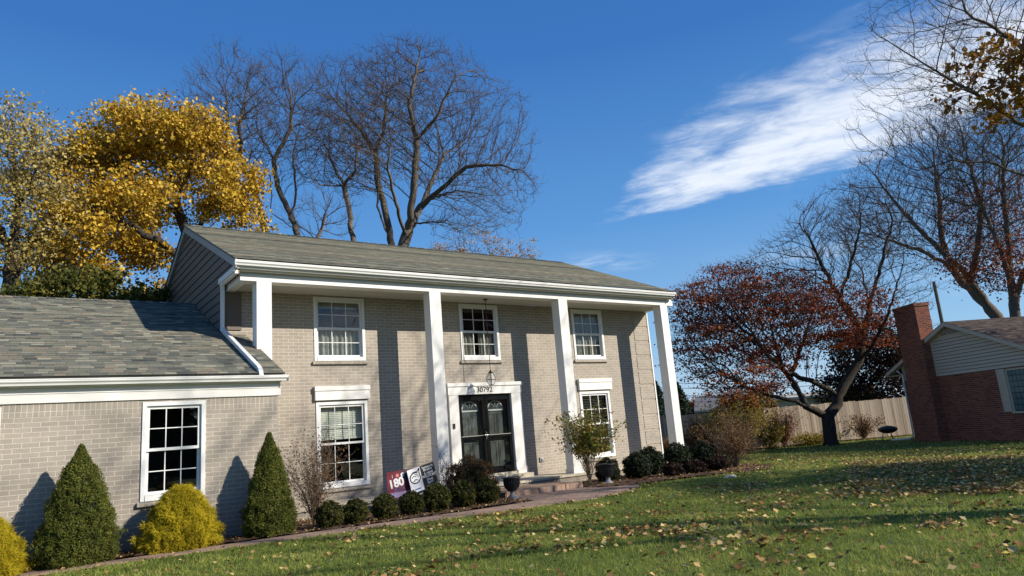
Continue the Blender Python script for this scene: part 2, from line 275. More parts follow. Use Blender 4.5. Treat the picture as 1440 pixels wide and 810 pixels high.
# ------------------------------------------------------------------ mesh helpers
def tag(o, label=None, cat=None, group=None, kind=None):
    if label: o['label'] = label
    if cat: o['category'] = cat
    if group: o['group'] = group
    if kind: o['kind'] = kind
    return o
def empty(name, label, cat, loc=(0, 0, 0), rz=0, group=None):
    o = bpy.data.objects.new(name, None); col.objects.link(o); o.location = loc; o.rotation_euler = (0, 0, rz); o.empty_display_size = .2
    return tag(o, label, cat, group)
class MB:
    def __init__(s): s.v = []; s.f = []; s.uv = []; s.r = []
    def face(s, pts, uv=None, r=None):
        i = len(s.v); s.v += [tuple(map(float, p)) for p in pts]; s.f.append(tuple(range(i, i+len(pts))))
        s.uv += list(uv) if uv else [(0, 0)]*len(pts); s.r.append(random.random() if r is None else r)
    def box(s, x0, x1, y0, y1, z0, z1):
        r = random.random()
        a = [(x0, y0, z0), (x1, y0, z0), (x1, y1, z0), (x0, y1, z0), (x0, y0, z1), (x1, y0, z1), (x1, y1, z1), (x0, y1, z1)]
        for q in ((0, 3, 2, 1), (4, 5, 6, 7), (0, 1, 5, 4), (1, 2, 6, 5), (2, 3, 7, 6), (3, 0, 4, 7)): s.face([a[k] for k in q], r=r)
        return s
    def prism(s, poly, axis, a, b):
        """poly: 2-D points; extruded along axis ('x','y','z') from a to b"""
        def P(p, t): return {'x': (t, p[0], p[1]), 'y': (p[0], t, p[1]), 'z': (p[0], p[1], t)}[axis]
        n = len(poly); s.face([P(p, a) for p in poly][::-1]); s.face([P(p, b) for p in poly])
        for i in range(n):
            p, q = poly[i], poly[(i+1) % n]; s.face([P(p, a), P(q, a), P(q, b), P(p, b)])
        return s
    def tube(s, pts, rad, n=8, cap=True):
        pts = [Vector(p) for p in pts]; rad = rad if isinstance(rad, (list, tuple)) else [rad]*len(pts)
        d0 = (pts[1]-pts[0]).normalized(); nr = d0.orthogonal().normalized(); rings = []
        for i, p in enumerate(pts):
            d = (pts[min(i+1, len(pts)-1)]-pts[max(i-1, 0)]).normalized(); nr = (nr-d*nr.dot(d)).normalized(); bb = d.cross(nr)
            rings.append([tuple(p+(nr*math.cos(2*math.pi*k/n)+bb*math.sin(2*math.pi*k/n))*rad[i]) for k in range(n)])
        base = len(s.v)
        for r_ in rings: s.v += r_
        s.uv_fix = True
        for i in range(len(rings)-1):
            for k in range(n):
                a = base+i*n+k; b = base+i*n+(k+1) % n; s.f.append((a, b, b+n, a+n)); s.r.append(.5)
        if cap: s.f.append(tuple(base+k for k in range(n))[::-1]); s.f.append(tuple(base+(len(rings)-1)*n+k for k in range(n))); s.r += [.5, .5]
        s.uv += [(0, 0)]*(len(rings)*n); return s
    def lathe(s, prof, c=(0, 0, 0), n=20):
        base = len(s.v)
        for r_, z in prof: s.v += [(c[0]+r_*math.cos(2*math.pi*k/n), c[1]+r_*math.sin(2*math.pi*k/n), c[2]+z) for k in range(n)]
        s.uv += [(0, 0)]*(len(prof)*n)
        for i in range(len(prof)-1):
            for k in range(n):
                a = base+i*n+k; b = base+i*n+(k+1) % n; s.f.append((a, b, b+n, a+n)); s.r.append(.5)
        return s
    def build(s, name, m_, parent=None, smooth=False, bevel=0):
        me = bpy.data.meshes.new(name); me.from_pydata(s.v, [], s.f); me.materials.append(m_)
        ul = me.uv_layers.new(name='UVMap'); li = np.empty(len(me.loops), int); me.loops.foreach_get('vertex_index', li)
        ul.data.foreach_set('uv', np.array(s.uv, float)[li].ravel())
        at_ = me.attributes.new('rnd', 'FLOAT', 'FACE'); at_.data.foreach_set('value', np.array(s.r, float))
        o = bpy.data.objects.new(name, me); col.objects.link(o)
        if parent: o.parent = parent
        if smooth: me.polygons.foreach_set('use_smooth', [True]*len(me.polygons))
        if bevel:
            b = o.modifiers.new('bevel', 'BEVEL'); b.width = bevel; b.segments = 2; b.limit_method = 'ANGLE'
        me.update(); return o
def np_mesh(name, V, F, rnd, m_, parent=None, smooth=False):
    """V (n,3), F (m,k) uniform faces, rnd (m,) face attribute"""
    me = bpy.data.meshes.new(name); V = np.asarray(V, np.float32); F = np.asarray(F, np.int32); k = F.shape[1]
    me.vertices.add(len(V)); me.vertices.foreach_set('co', V.ravel()); me.loops.add(F.size); me.loops.foreach_set('vertex_index', F.ravel())
    me.polygons.add(len(F)); me.polygons.foreach_set('loop_start', np.arange(0, F.size, k, dtype=np.int32)); 
    a = me.attributes.new('rnd', 'FLOAT', 'FACE'); a.data.foreach_set('value', np.asarray(rnd, np.float32)); me.materials.append(m_)
    me.update(calc_edges=True)
    if smooth: me.polygons.foreach_set('use_smooth', np.ones(len(F), bool))
    o = bpy.data.objects.new(name, me); col.objects.link(o)
    if parent: o.parent = parent
    return o
def unit(a): return a/np.maximum(np.linalg.norm(a, axis=-1, keepdims=True), 1e-9)
def leaves(name, P, size, m_, parent=None, rs=None, nrm=None, flat=0.0, aspect=.75, rnd=None, droop=0.0):
    """kinked leaf cards (two triangles folded on the midrib) at points P; size scalar or array; nrm biases facing"""
    rs = rs or np.random.RandomState(1); n = len(P); size = np.broadcast_to(np.asarray(size, float), (n,))*rs.uniform(.65, 1.25, n)
    N = unit(rs.normal(size=(n, 3))); 
    if nrm is not None: N = unit(N*(1-flat)+nrm*flat)
    T = unit(np.cross(N, unit(rs.normal(size=(n, 3))))); T[:, 2] -= droop; T = unit(T); B = unit(np.cross(N, T)); N = np.cross(T, B); s = size[:, None]
    a = P-T*s*.5; c = P+T*s*.5; b = P+B*s*.5*aspect+N*s*.14; d = P-B*s*.5*aspect+N*s*.14
    V = np.stack([a, b, c, d], 1).reshape(-1, 3); i = np.arange(n)[:, None]*4
    F = np.concatenate([i+np.array([[0, 1, 2]]), i+np.array([[0, 2, 3]])], 1).reshape(-1, 3)
    r = rs.uniform(0, 1, n) if rnd is None else rnd
    return np_mesh(name, V, F, np.repeat(r, 2), m_, parent)
def spikes(P, D, L, W, rs, bend=0.0):
    """thin three-sided pointed twigs with one bend; returns V, F"""
    n = len(P); L = np.asarray(L)[:, None]; W = np.asarray(W)[:, None]
    a = unit(np.cross(D, rs.normal(size=(n, 3)))); b = np.cross(D, a)
    D2 = unit(D+rs.normal(size=(n, 3))*.35+np.array([0, 0, bend])); mid = P+D*L*.5; tip = mid+D2*L*.5
    ring = [a, -a*.5+b*.87, -a*.5-b*.87]
    V = np.stack([P+r*W for r in ring]+[mid+r*W*.65 for r in ring]+[tip], 1).reshape(-1, 3); i = np.arange(n)[:, None]*7
    tr = [[0, 1, 4], [0, 4, 3], [1, 2, 5], [1, 5, 4], [2, 0, 3], [2, 3, 5], [3, 4, 6], [4, 5, 6], [5, 3, 6]]
    F = np.concatenate([i+np.array([t]) for t in tr], 1).reshape(-1, 3); return V, F, tip, D2

# ------------------------------------------------------------------ the ground
def gz(x, y):
    x = np.asarray(x, float); t = np.clip((x-10)/17, 0, 1); return -.22-.33*t*t*(3-2*t)
def ground():
    xs = np.concatenate([[-900, -300, -100, -40], np.arange(-24, 60, 1.5), [70, 100, 200, 500, 1200]]); ys = np.concatenate([[-900, -200, -60], np.arange(-30, 50, 1.5), [60, 100, 250, 600, 1500]])
    Xg, Yg = np.meshgrid(xs, ys, indexing='ij'); V = np.stack([Xg, Yg, gz(Xg, Yg)], -1).reshape(-1, 3); nx, ny = len(xs), len(ys)
    i, j = np.meshgrid(np.arange(nx-1), np.arange(ny-1), indexing='ij'); a = (i*ny+j).ravel(); F = np.stack([a, a+ny, a+ny+1, a+1], 1)
    return tag(np_mesh('ground', V, F, np.zeros(len(F)), M['ground'], smooth=True), kind='structure')
ground()
# path and planting beds (polygons in ground metres)
BED_W = [(-9, -2.38), (1.38, -2.38), (1.38, -1.27), (5.9, -1.27), (5.9, -2.45), (5.85, -3.62), (4.6, -3.66), (2.9, -3.5), (1.4, -3.3), (0.1, -3.2), (-1.3, -3.1), (-9, -2.75)]
PATH = [(-9, -2.75), (-1.3, -3.1), (.1, -3.2), (1.4, -3.3), (2.9, -3.5), (4.6, -3.66), (5.85, -3.62), (5.95, -2.5), (8.05, -2.5), (8.2, -3.2), (8.75, -3.5), (8.4, -3.95), (7.6, -4.35), (6.4, -4.62), (4.5, -4.35), (2.6, -4.0), (.4, -3.62), (-1.8, -3.42), (-9, -3.02)]
BED_E = [(8.06, -1.27), (13.8, -1.27), (13.7, .6), (14.3, .5), (14.6, -1.6), (13.9, -3.4), (12.6, -4.0), (11, -3.9), (9.4, -3.6), (8.2, -3.3), (8.05, -2.6)]
def sheet(name, poly, z0, z1, m_, kind='structure'):
    mb = MB(); n = len(poly); mb.face([(x, y, z1) for x, y in poly])
    for i in range(n):
        p, q = poly[i], poly[(i+1) % n]; mb.face([(p[0], p[1], z0), (q[0], q[1], z0), (q[0], q[1], z1), (p[0], p[1], z1)])
    o = mb.build(name, m_); tag(o, kind=kind); return o
def mound(name, poly, m_, h=.05):
    """bumpy mulch surface inside a polygon"""
    P = np.array(poly); x0, y0 = P.min(0); x1, y1 = P.max(0); st = .09; xs = np.arange(x0, x1, st); ys = np.arange(y0, y1, st)
    rs = np.random.RandomState(5); Xg, Yg = np.meshgrid(xs, ys, indexing='ij'); ins = inside(Xg.ravel(), Yg.ravel(), poly).reshape(Xg.shape)
    Zg = gz(Xg, Yg)+.012+rs.uniform(0, h, Xg.shape)*.8; V = np.stack([Xg, Yg, Zg], -1).reshape(-1, 3); ny = len(ys)
    i, j = np.meshgrid(np.arange(len(xs)-1), np.arange(ny-1), indexing='ij'); i = i.ravel(); j = j.ravel()
    k = ins[i, j] & ins[i+1, j] & ins[i, j+1] & ins[i+1, j+1]; a = (i*ny+j)[k]; F = np.stack([a, a+ny, a+ny+1, a+1], 1)
    return tag(np_mesh(name, V, F, np.zeros(len(F)), m_, smooth=False), kind='structure')
def inside(x, y, poly):
    c = np.zeros(x.shape, bool); n = len(poly)
    for i in range(n):
        (x1, y1), (x2, y2) = poly[i], poly[(i+1) % n]
        if y1 == y2: continue
        c ^= ((y1 > y) != (y2 > y)) & (x < (x2-x1)*(y-y1)/(y2-y1)+x1)
    return c
sheet('path', PATH, -.3, -.2, M['paver'])
mound('planting_bed', BED_W, M['mulch']); mound('planting_bed', BED_E, M['mulch'])
BUSH_BED = [(14.9, -1.3), (13.7, -2.9), (12.7, -4.3), (11.6, -4.1), (11.8, -3.2), (13.3, -1.3)]
mound('planting_bed', BUSH_BED, M['mulch'])
def fence_bed(): 
    return [(33.8, 2.4), (34.9, 2.6), (27.9, 6.4), (20.1, 17.3), (18.5, 16.8), (23, 9.6), (26.6, 5.6), (30.4, 4.0)]
mound('planting_bed', fence_bed(), M['mulch'])

# ------------------------------------------------------------------ the house
H = empty('brick_house', 'two-storey painted light brick house with four tall white columns and shingle roof', 'house')
def wall_y(name, y, x0, x1, z0, z1, holes, m_, depth=.12, parent=H):
    mb = MB(); xs = sorted({x0, x1, *[h[0] for h in holes], *[h[1] for h in holes]}); zs = sorted({z0, z1, *[h[2] for h in holes], *[h[3] for h in holes]})
    for i in range(len(xs)-1):
        for j in range(len(zs)-1):
            cx, cz = (xs[i]+xs[i+1])/2, (zs[j]+zs[j+1])/2
            if any(h[0] < cx < h[1] and h[2] < cz < h[3] for h in holes): continue
            mb.face([(xs[i], y, zs[j]), (xs[i+1], y, zs[j]), (xs[i+1], y, zs[j+1]), (xs[i], y, zs[j+1])])
    for a, b, c, d in holes:
        mb.face([(a, y, c), (a, y, d), (a, y+depth, d), (a, y+depth, c)]); mb.face([(b, y, d), (b, y, c), (b, y+depth, c), (b, y+depth, d)])
        mb.face([(a, y, c), (a, y+depth, c), (b, y+depth, c), (b, y, c)]); mb.face([(a, y, d), (b, y, d), (b, y+depth, d), (a, y+depth, d)])
    return mb.build(name, m_, parent)
XL, XR, ZT, D = 1.026, 13.37, 4.418, 1.067
UP = [(2.92, 4.11), (6.665, 7.83), (10.36, 11.51)]; UZ = (2.955, 4.385)
LO = [(2.93, 4.10, .25, 2.06), (10.38, 11.50, .25, 2.06)]
DOOR = (6.41, 8.03, .17, 2.10)
holes = [(a, b, *UZ) for a, b in UP]+LO+[DOOR]
wall_y('wall', 0, XL, XR, -.3, ZT, holes, M['brick'])
sw = MB()                                                     # side and back walls of of the two-storey block
sw.face([(XR, 0, -.6), (XR, 7.2, -.6), (XR, 7.2, ZT), (XR, 0, ZT)]); sw.face([(XR, 7.2, -.6), (XL, 7.2, -.6), (XL, 7.2, ZT), (XR, 7.2, ZT)])
sw.face([(XL, 7.2, -.6), (XL, 0, -.6), (XL, 0, ZT), (XL, 7.2, ZT)]); sw.face([(XR, 0, ZT), (XR, 7.2, ZT), (XR, 3.61, 6.7)])
sw.build('side_wall', M['brick'], H)
WX0, WX1, WY = -9.0, 1.375, -2.38
WW = [(-.725, .202, .508, 2.017), (-3.44, -2.52, .508, 2.017)]
wall_y('wing_wall', WY, WX0, WX1, -.35, 2.24, WW, M['brick'])
ww = MB(); ww.face([(WX1, WY, -.35), (WX1, 0, -.35), (WX1, 0, 3.4), (WX1, WY, 2.48)]); ww.build('side_wall', M['brick'], H); ww = MB(); ww.face([(WX0, WY, -.35), (WX0, WY, 2.3), (WX0, 2.74, 4.55), (WX0, 7.2, 2.6), (WX0, 7.2, -.35)][::-1]); ww.face([(WX0, 7.2, -.35), (WX0, 7.2, 2.7), (XL, 7.2, 2.7), (XL, 7.2, -.35)]); ww.build('side_wall', M['brick'], H)
for a, b in ((WX0, -3.44), (-2.52, -.725), (.202, WX1)): MB().box(a, b, WY-.004, WY+.02, 1.864, 2.058).build('soldier_course', M['soldier'], H)
# quoins
q = MB(); zq = .02
while zq < 4.3:
    q.box(12.78, XR+.012, -.013, .05, zq+.012, min(zq+.39, 4.39)); zq += .437
q.build('quoin', M['brick'], H, bevel=.004)
wb = MB(); wb.box(XR+.004, XR+.05, -.03, .06, -.1, 4.39); wb.build('corner_trim', M['white'], H)
# frieze board under porch soffit at far left
fb = MB(); fb.box(XL+.01, 1.39, -.03, .0, 3.60, 3.64); fb.box(XL+.01, 1.39, -.02, 0, 3.64, 4.385); 
fb.build('frieze_panel', M['siding'], H)

def window(x0, x1, z0, z1, y, blind=None, sill=True, parent=H, lintel=None, label=None, ndark=False):
    W_ = bpy.data.objects.new('window', None); col.objects.link(W_); W_.parent = parent
    if label: W_['label'] = label
    f = MB(); t = .062
    # brick-mould frame, proud of the wall
    f.box(x0, x0+t, y-.02, y+.10, z0, z1); f.box(x1-t, x1, y-.02, y+.10, z0, z1); f.box(x0+t, x1-t, y-.02, y+.10, z1-t, z1); f.box(x0+t, x1-t, y-.03, y+.10, z0, z0+.085)
    f.build('frame', M['white2'], W_, bevel=.004)
    a, b, c, d = x0+t+.004, x1-t-.004, z0+.089, z1-t-.004; zm = (c+d)/2; s = .045
    sh = MB()
    for (c0, c1, yy) in ((zm-.02, d, y+.018), (c, zm+.02, y+.052)):
        sh.box(a, a+s, yy, yy+.03, c0, c1); sh.box(b-s, b, yy, yy+.03, c0, c1); sh.box(a+s, b-s, yy, yy+.03, c1-s, c1); sh.box(a+s, b-s, yy, yy+.03, c0, c0+s)
    sh.build('sash', M['white2'], W_, bevel=.003)
    mu = MB()
    for (c0, c1, yy) in ((zm+.025, d-s, y+.024), (c+s, zm-.025, y+.058)):
        for k in (1, 2):
            xx = a+s+(b-a-2*s)*k/3; mu.box(xx-.0075, xx+.0075, yy, yy+.014, c0, c1)
        zz_ = (c0+c1)/2; mu.box(a+s, b-s, yy+.002, yy+.013, zz_-.0075, zz_+.0075)
    mu.build('muntin', M['white2'], W_)
    for (c0, c1, yy) in ((zm+.02, d-s, y+.03), (c+s, zm-.02, y+.064)):
        p = MB(); p.face([(a+s, yy, c0), (b-s, yy, c0), (b-s, yy, c1), (a+s, yy, c1)]); p.build('pane', M['glass'], W_)
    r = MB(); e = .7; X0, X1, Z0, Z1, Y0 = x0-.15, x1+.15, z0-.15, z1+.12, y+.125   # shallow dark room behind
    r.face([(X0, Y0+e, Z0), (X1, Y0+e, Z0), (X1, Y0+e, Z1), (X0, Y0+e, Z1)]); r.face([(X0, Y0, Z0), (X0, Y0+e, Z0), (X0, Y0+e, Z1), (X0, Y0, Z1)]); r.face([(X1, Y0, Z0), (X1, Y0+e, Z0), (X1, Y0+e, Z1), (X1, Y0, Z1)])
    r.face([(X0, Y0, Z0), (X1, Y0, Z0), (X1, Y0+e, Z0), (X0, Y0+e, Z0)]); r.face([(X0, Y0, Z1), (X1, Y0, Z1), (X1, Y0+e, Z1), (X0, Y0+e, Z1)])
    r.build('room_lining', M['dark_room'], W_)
    yb = y+.15
    if blind == 'slats':
        bl = MB(); zt = d; zb_ = zm+.14; k = 0; zz_ = zt
        while zz_ > zb_:
            bl.face([(a-.02, yb, zz_-.036), (b+.02, yb, zz_-.036), (b+.02, yb+.012, zz_), (a-.02, yb+.012, zz_)]); zz_ -= .040
        bl.box(a-.02, b+.02, yb-.005, yb+.03, zb_-.05, zb_-.01)
        for xx in (a+.22, b-.22): bl.box(xx, xx+.012, yb-.004, yb-.001, zb_-.02, zt)
        bl.build('blind', M['blind'], W_)
    if blind == 'valance':
        bl = MB(); bl.face([(a-.02, yb, d-.16), (b+.02, yb, d-.16), (b+.02, yb, d+.02), (a-.02, yb, d+.02)]); bl.build('blind', M['curtain'], W_)
        wavy(a-.02, b+.02, c-.03, zm, yb+.02).build('curtain', M['curtain'], W_)
    if blind == 'sheer':
        wavy(a-.02, a+(b-a)*.42, c-.03, zm+.02, yb).build('curtain', M['curtain'], W_); wavy(a+(b-a)*.55, b+.02, c-.03, zm+.02, yb).build('curtain', M['curtain'], W_)
    if blind == 'shade':
        wavy(a-.02, b+.02, c-.03, d, yb+.02).build('curtain', M['curtain'], W_)
    if blind == 'dark_blind':
        bl = MB(); zz_ = d
        while zz_ > c:
            bl.face([(a-.02, yb, zz_), (b+.02, yb, zz_), (b+.02, yb+.035, zz_-.016), (a-.02, yb+.035, zz_-.016)]); zz_ -= .045
        bl.build('blind', M['blind'], W_)
    if sill:
        si = MB(); si.prism([(y-.055, z0-.075), (y+.02, z0-.075), (y+.02, z0-.002), (y-.055, z0-.022)], 'x', x0-.045, x1+.045); si.build('sill', M['brick'] if sill == 'brick' else M['concrete'], W_, bevel=.004)
    if lintel:
        a_, b_, c_, d_ = lintel; l = MB(); l.box(a_, b_, y-.075, y-.001, c_, d_-.105); l.box(a_-.01, b_+.01, y-.092, y-.001, d_-.10, d_)
        l.build('lintel_panel', M['white'], W_, bevel=.004)
    return W_
def wavy(x0, x1, z0, z1, y, amp=.025, per=.11):
    mb = MB(); n = int((x1-x0)/.02); prev = None
    for i in range(n+1):
        x = x0+(x1-x0)*i/n; yy = y+amp*math.sin(x/per*6.28)+amp*.5*math.sin(x*31)
        if prev: mb.face([(prev[0], prev[1], z0), (x, yy, z0), (x, yy, z1), (prev[0], prev[1], z1)])
        prev = (x, yy)
    return mb
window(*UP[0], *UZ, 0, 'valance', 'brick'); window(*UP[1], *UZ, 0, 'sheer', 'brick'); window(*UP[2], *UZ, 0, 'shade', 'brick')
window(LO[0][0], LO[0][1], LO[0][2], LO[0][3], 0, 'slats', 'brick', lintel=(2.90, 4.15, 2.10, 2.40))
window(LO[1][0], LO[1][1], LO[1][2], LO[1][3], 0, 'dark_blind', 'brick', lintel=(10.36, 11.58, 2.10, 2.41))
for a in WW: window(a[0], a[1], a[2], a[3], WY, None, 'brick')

# front door
DR = bpy.data.objects.new('door', None); col.objects.link(DR); DR.parent = H
dx0, dx1, dz0, dz1 = DOOR
su = MB(); su.box(6.17, dx0+.02, -.10, .0, .10, dz1); su.box(dx1-.02, 8.33, -.10, .0, .10, dz1); su.box(6.15, 8.35, -.11, .0, dz1, 2.30); su.box(6.13, 8.37, -.135, 0, 2.30, 2.385)
su.box(6.15, dx0+.015, -.115, -.10, .10, .26); su.box(dx1-.015, 8.35, -.115, -.10, .10, .26)
su.build('door_surround', M['white'], DR, bevel=.005)
for a in (dx0+.02, dx1-.05): MB().box(a, a+.03, -.06, .12, dz0, dz1).build('jamb', M['rake'], DR)
th = MB(); th.box(6.12, 8.38, -.30, .02, .0, .10); th.box(dx0, dx1, -.14, .05, .10, .165); th.build('threshold', M['concrete'], DR, bevel=.006)
xm = (dx0+dx1)/2
sf = MB(); yy0, yy1 = -.045, -.005
sf.box(dx0+.05, dx1-.05, yy0-.01, yy1, dz1-.055, dz1-.002)
for a, b in ((dx0+.05, xm-.004), (xm+.004, dx1-.05)):
    sf.box(a, a+.085, yy0, yy1, dz0, dz1-.058); sf.box(b-.085, b, yy0, yy1, dz0, dz1-.058); sf.box(a+.085, b-.085, yy0, yy1, dz1-.15, dz1-.058)
    sf.box(a+.085, b-.085, yy0, yy1, dz0, dz0+.16); sf.box(a+.085, b-.085, yy0, yy1, 1.035, 1.10)
sf.build('storm_door', M['black'], DR, bevel=.004)
for a, b in ((dx0+.135, xm-.089), (xm+.089, dx1-.135)):
    for c0, c1 in ((dz0+.16, 1.035), (1.10, dz1-.15)):
        p = MB(); p.face([(a, -.025, c0), (b, -.025, c0), (b, -.025, c1), (a, -.025, c1)]); p.build('pane', M['glass'], DR)
br = MB(); 
for a, b in ((dx0+.08, xm-.02), (xm+.06, dx1-.08)): br.box(a, b, -.055, -.046, 1.088, 1.102)
br.tube([(xm-.03, -.05, 1.0), (xm-.03, -.085, 1.03), (xm-.03, -.085, 1.15), (xm-.03, -.05, 1.18)], .011, 8); br.tube([(xm-.075, -.075, 1.10), (xm+.02, -.075, 1.10)], .009, 8)
br.build('handle', M['metal'], DR)
dl = MB(); yd = .085
for a, b in ((dx0+.05, xm), (xm+.003, dx1-.05)):
    dl.box(a, b, yd, yd+.04, dz0, dz1)
    wdt = b-a; 
    for (u0, u1, c0, c1) in ((.16, .46, dz0+.2, .93), (.54, .84, dz0+.2, .93), (.16, .46, 1.05, 1.62), (.54, .84, 1.05, 1.62)):
        x0_, x1_ = a+wdt*u0, a+wdt*u1
        dl.box(x0_, x1_, yd-.012, yd+.0, c0, c0+.02); dl.box(x0_, x1_, yd-.012, yd, c1-.02, c1); dl.box(x0_, x0_+.018, yd-.012, yd, c0+.02, c1-.02); dl.box(x1_-.018, x1_, yd-.012, yd, c0+.02, c1-.02)
        dl.box(x0_+.04, x1_-.04, yd-.008, yd, c0+.05, c1-.05)
dl.build('inner_door', M['door_grey'], DR)
for a, b in ((dx0+.05, xm), (xm+.003, dx1-.05)):
    cx = (a+b)/2; cz = 1.72; ra = .24; ar = MB(); N_ = 16
    for k in range(N_):
        t0, t1 = math.pi*k/N_, math.pi*(k+1)/N_; P_ = lambda t, r, y_: (cx+r*math.cos(t), y_, cz+r*math.sin(t)*.92)
        ar.face([P_(t0, ra-.025, yd-.014), P_(t0, ra, yd-.014), P_(t1, ra, yd-.014), P_(t1, ra-.025, yd-.014)][::-1])
    ar.box(cx-ra, cx+ra, yd-.02, yd-.001, cz-.035, cz)
    for t in (math.pi*.3, math.pi*.5, math.pi*.7):
        ar.tube([(cx+.06*math.cos(t), yd-.012, cz+.06*math.sin(t)), (cx+(ra-.02)*math.cos(t), yd-.012, cz+(ra-.02)*.92*math.sin(t))], .005, 5)
    ar.build('fanlight_trim', M['white2'], DR)
    fl = MB(); fl.face([(cx+(ra-.02)*math.cos(math.pi*k/14), yd-.006, cz+(ra-.02)*.92*math.sin(math.pi*k/14)) for k in range(15)][::-1]); fl.build('fanlight_pane', M['dark_win'], DR)
def text(body, loc, size, m_, parent, name='lettering', rot=(R(90), 0, 0), ext=.004, align='CENTER', bold=0.0):
    c = bpy.data.curves.new(name, 'FONT'); c.body = body; c.size = size; c.extrude = ext; c.align_x = align; c.offset = bold
    o = bpy.data.objects.new(name, c); col.objects.link(o)
    dg = bpy.context.evaluated_depsgraph_get(); dg.update(); me = bpy.data.meshes.new_from_object(o.evaluated_get(dg)); bpy.data.objects.remove(o)
    me.materials.clear(); me.materials.append(m_); o = bpy.data.objects.new(name, me); col.objects.link(o); o.location = loc; o.rotation_euler = rot; o.parent = parent; return o
text('30792', (7.20, -.116, 2.145), .19, M['copper'], H, 'house_number')
ob = MB(); ob.box(6.24, 6.29, -.125, -.10, 1.30, 1.42); ob.box(6.25, 6.28, -.13, -.125, 1.33, 1.36); ob.build('doorbell', M['black_matte'], H)
ob = MB(); ob.box(8.82, 8.93, -.035, 0, .31, .43); ob.box(8.86, 8.94, -.06, -.035, .33, .40); ob.build('outlet_box', M['metal'], H)

# porch slab, steps
ps = MB(); ps.box(1.46, 13.75, -1.27, -.002, -.05, 0.0); ps.build('porch_slab', M['concrete'], H, bevel=.01)
pb = MB(); pb.box(1.50, 13.7, -1.235, -.01, -.4, -.052); pb.build('porch_base', M['brick'], H)
st_ = MB(); random.seed(3)
x = 5.95
while x < 8.05:                                              # paver tread: blocks along the front edge
    wd_ = random.uniform(.22, .42); x2 = min(x+wd_, 8.05); st_.box(x+.004, x2-.004, -2.5+random.uniform(-.01, .01), -2.27, -.22, -.085+random.uniform(-.005, .005)); x = x2
st_.box(5.95, 8.05, -2.262, -1.28, -.22, -.092); st_.build('step', M['paver'], H, bevel=.012)
# beam, soffit, columns
bm = MB(); bm.box(1.09, 13.43, -D, -D+.29, 4.402, 4.535); bm.box(1.09, 1.25, -D+.29, -.002, 4.402, 4.535); bm.box(13.27, 13.43, -D+.29, -.002, 4.402, 4.535); bm.build('beam', M['white'], H, bevel=.004)
sf = MB(); sf.box(1.25, 13.27, -D+.29, -.002, 4.42, 4.45)
for k in range(1, 8): sf.box(1.25, 13.27, -D+.29+k*.095, -D+.29+k*.095+.006, 4.413, 4.419)
sf.box(XL-.05, 13.36, -1.245, -D+.02, 4.60, 4.615)
sf.build('soffit', M['soffit'], H)
fr = MB(); fr.box(1.07, 13.40, -D+.02, -D+.1, 4.536, 4.60); fr.box(.96, 13.36, -1.150, -1.10, 4.572, 4.60); fr.box(.96, 13.36, -1.245, -1.20, 4.617, 4.735); fr.box(.96, 1.02, -1.20, 0, 4.50, 4.60); fr.box(.93, .957, -1.24, 0, 4.54, 4.64)
fr.build('frieze', M['white'], H, bevel=.003)
def gutter(x0, x1, yb, zt, name='gutter', h=.095, wdt=.10):
    """K-profile trough: ogee front face with a rolled lip"""
    p = [(yb, zt-h), (yb-.6*wdt, zt-h), (yb-.68*wdt, zt-.72*h), (yb-.93*wdt, zt-.45*h), (yb-.95*wdt, zt-.2*h), (yb-wdt, zt-.18*h), (yb-wdt, zt), (yb-wdt+.012, zt), (yb-wdt+.012, zt-.12*h), (yb-.82*wdt, zt-.4*h), (yb-.55*wdt, zt-.8*h), (yb-.01, zt-.85*h), (yb-.01, zt), (yb, zt)]
    mb = MB(); mb.prism(p, 'x', x0, x1); mb.box(x0-.003, x0+.004, yb-wdt, yb, zt-h, zt); mb.box(x1-.004, x1+.003, yb-wdt, yb, zt-h, zt); return mb.build(name, M['white2'], H)
gutter(.93, 13.33, -1.247, 4.742)
for x0 in (1.401, 5.249, 9.05, 12.883):
    c = MB(); zb = 0.0 if x0 > 2 else 2.7
    c.box(x0, x0+.29, -D, -D+.29, zb, 4.40)
    if x0 > 2: c.box(x0-.018, x0+.308, -D-.018, -D+.308, 0, .10)
    o = c.build('column', M['white'], H, bevel=.006)
# main roof
def roof_side(mb, x0, x1, ye, ze, yr, zr, row=.125, th=.010):
    L_ = math.hypot(yr-ye, zr-ze); n = int(round(L_/row)); dy, dz = (yr-ye)/L_, (zr-ze)/L_; ny, nz = (-dz, dy) if dy > 0 else (dz, -dy)
    for i in range(n):
        a, b = i*row, min((i+1)*row, L_); ya, za, yb_, zb_ = ye+dy*a, ze+dz*a, ye+dy*b, ze+dz*b
        A = (ya+ny*th, za+nz*th); B = (yb_, zb_)
        mb.face([(x0, A[0], A[1]), (x1, A[0], A[1]), (x1, B[0], B[1]), (x0, B[0], B[1])], [(x0, a+.001), (x1, a+.001), (x1, b-.001), (x0, b-.001)])
        mb.face([(x0, ya, za), (x1, ya, za), (x1, A[0], A[1]), (x0, A[0], A[1])], [(x0, a+.001)]*4)
RY, RZ = 3.61, 6.88; EY, EZ = -1.29, 4.785
rf = MB(); roof_side(rf, .925, 13.32, EY, EZ, RY, RZ); roof_side(rf, .925, 13.32, 2*RY-EY, EZ, RY, RZ)
rf.face([(.925, EY, EZ-.02), (13.32, EY, EZ-.02), (13.32, RY, RZ-.04), (.925, RY, RZ-.04)]); rf.face([(.925, RY, RZ-.04), (13.32, RY, RZ-.04), (13.32, 2*RY-EY, EZ-.02), (.925, 2*RY-EY, EZ-.02)])
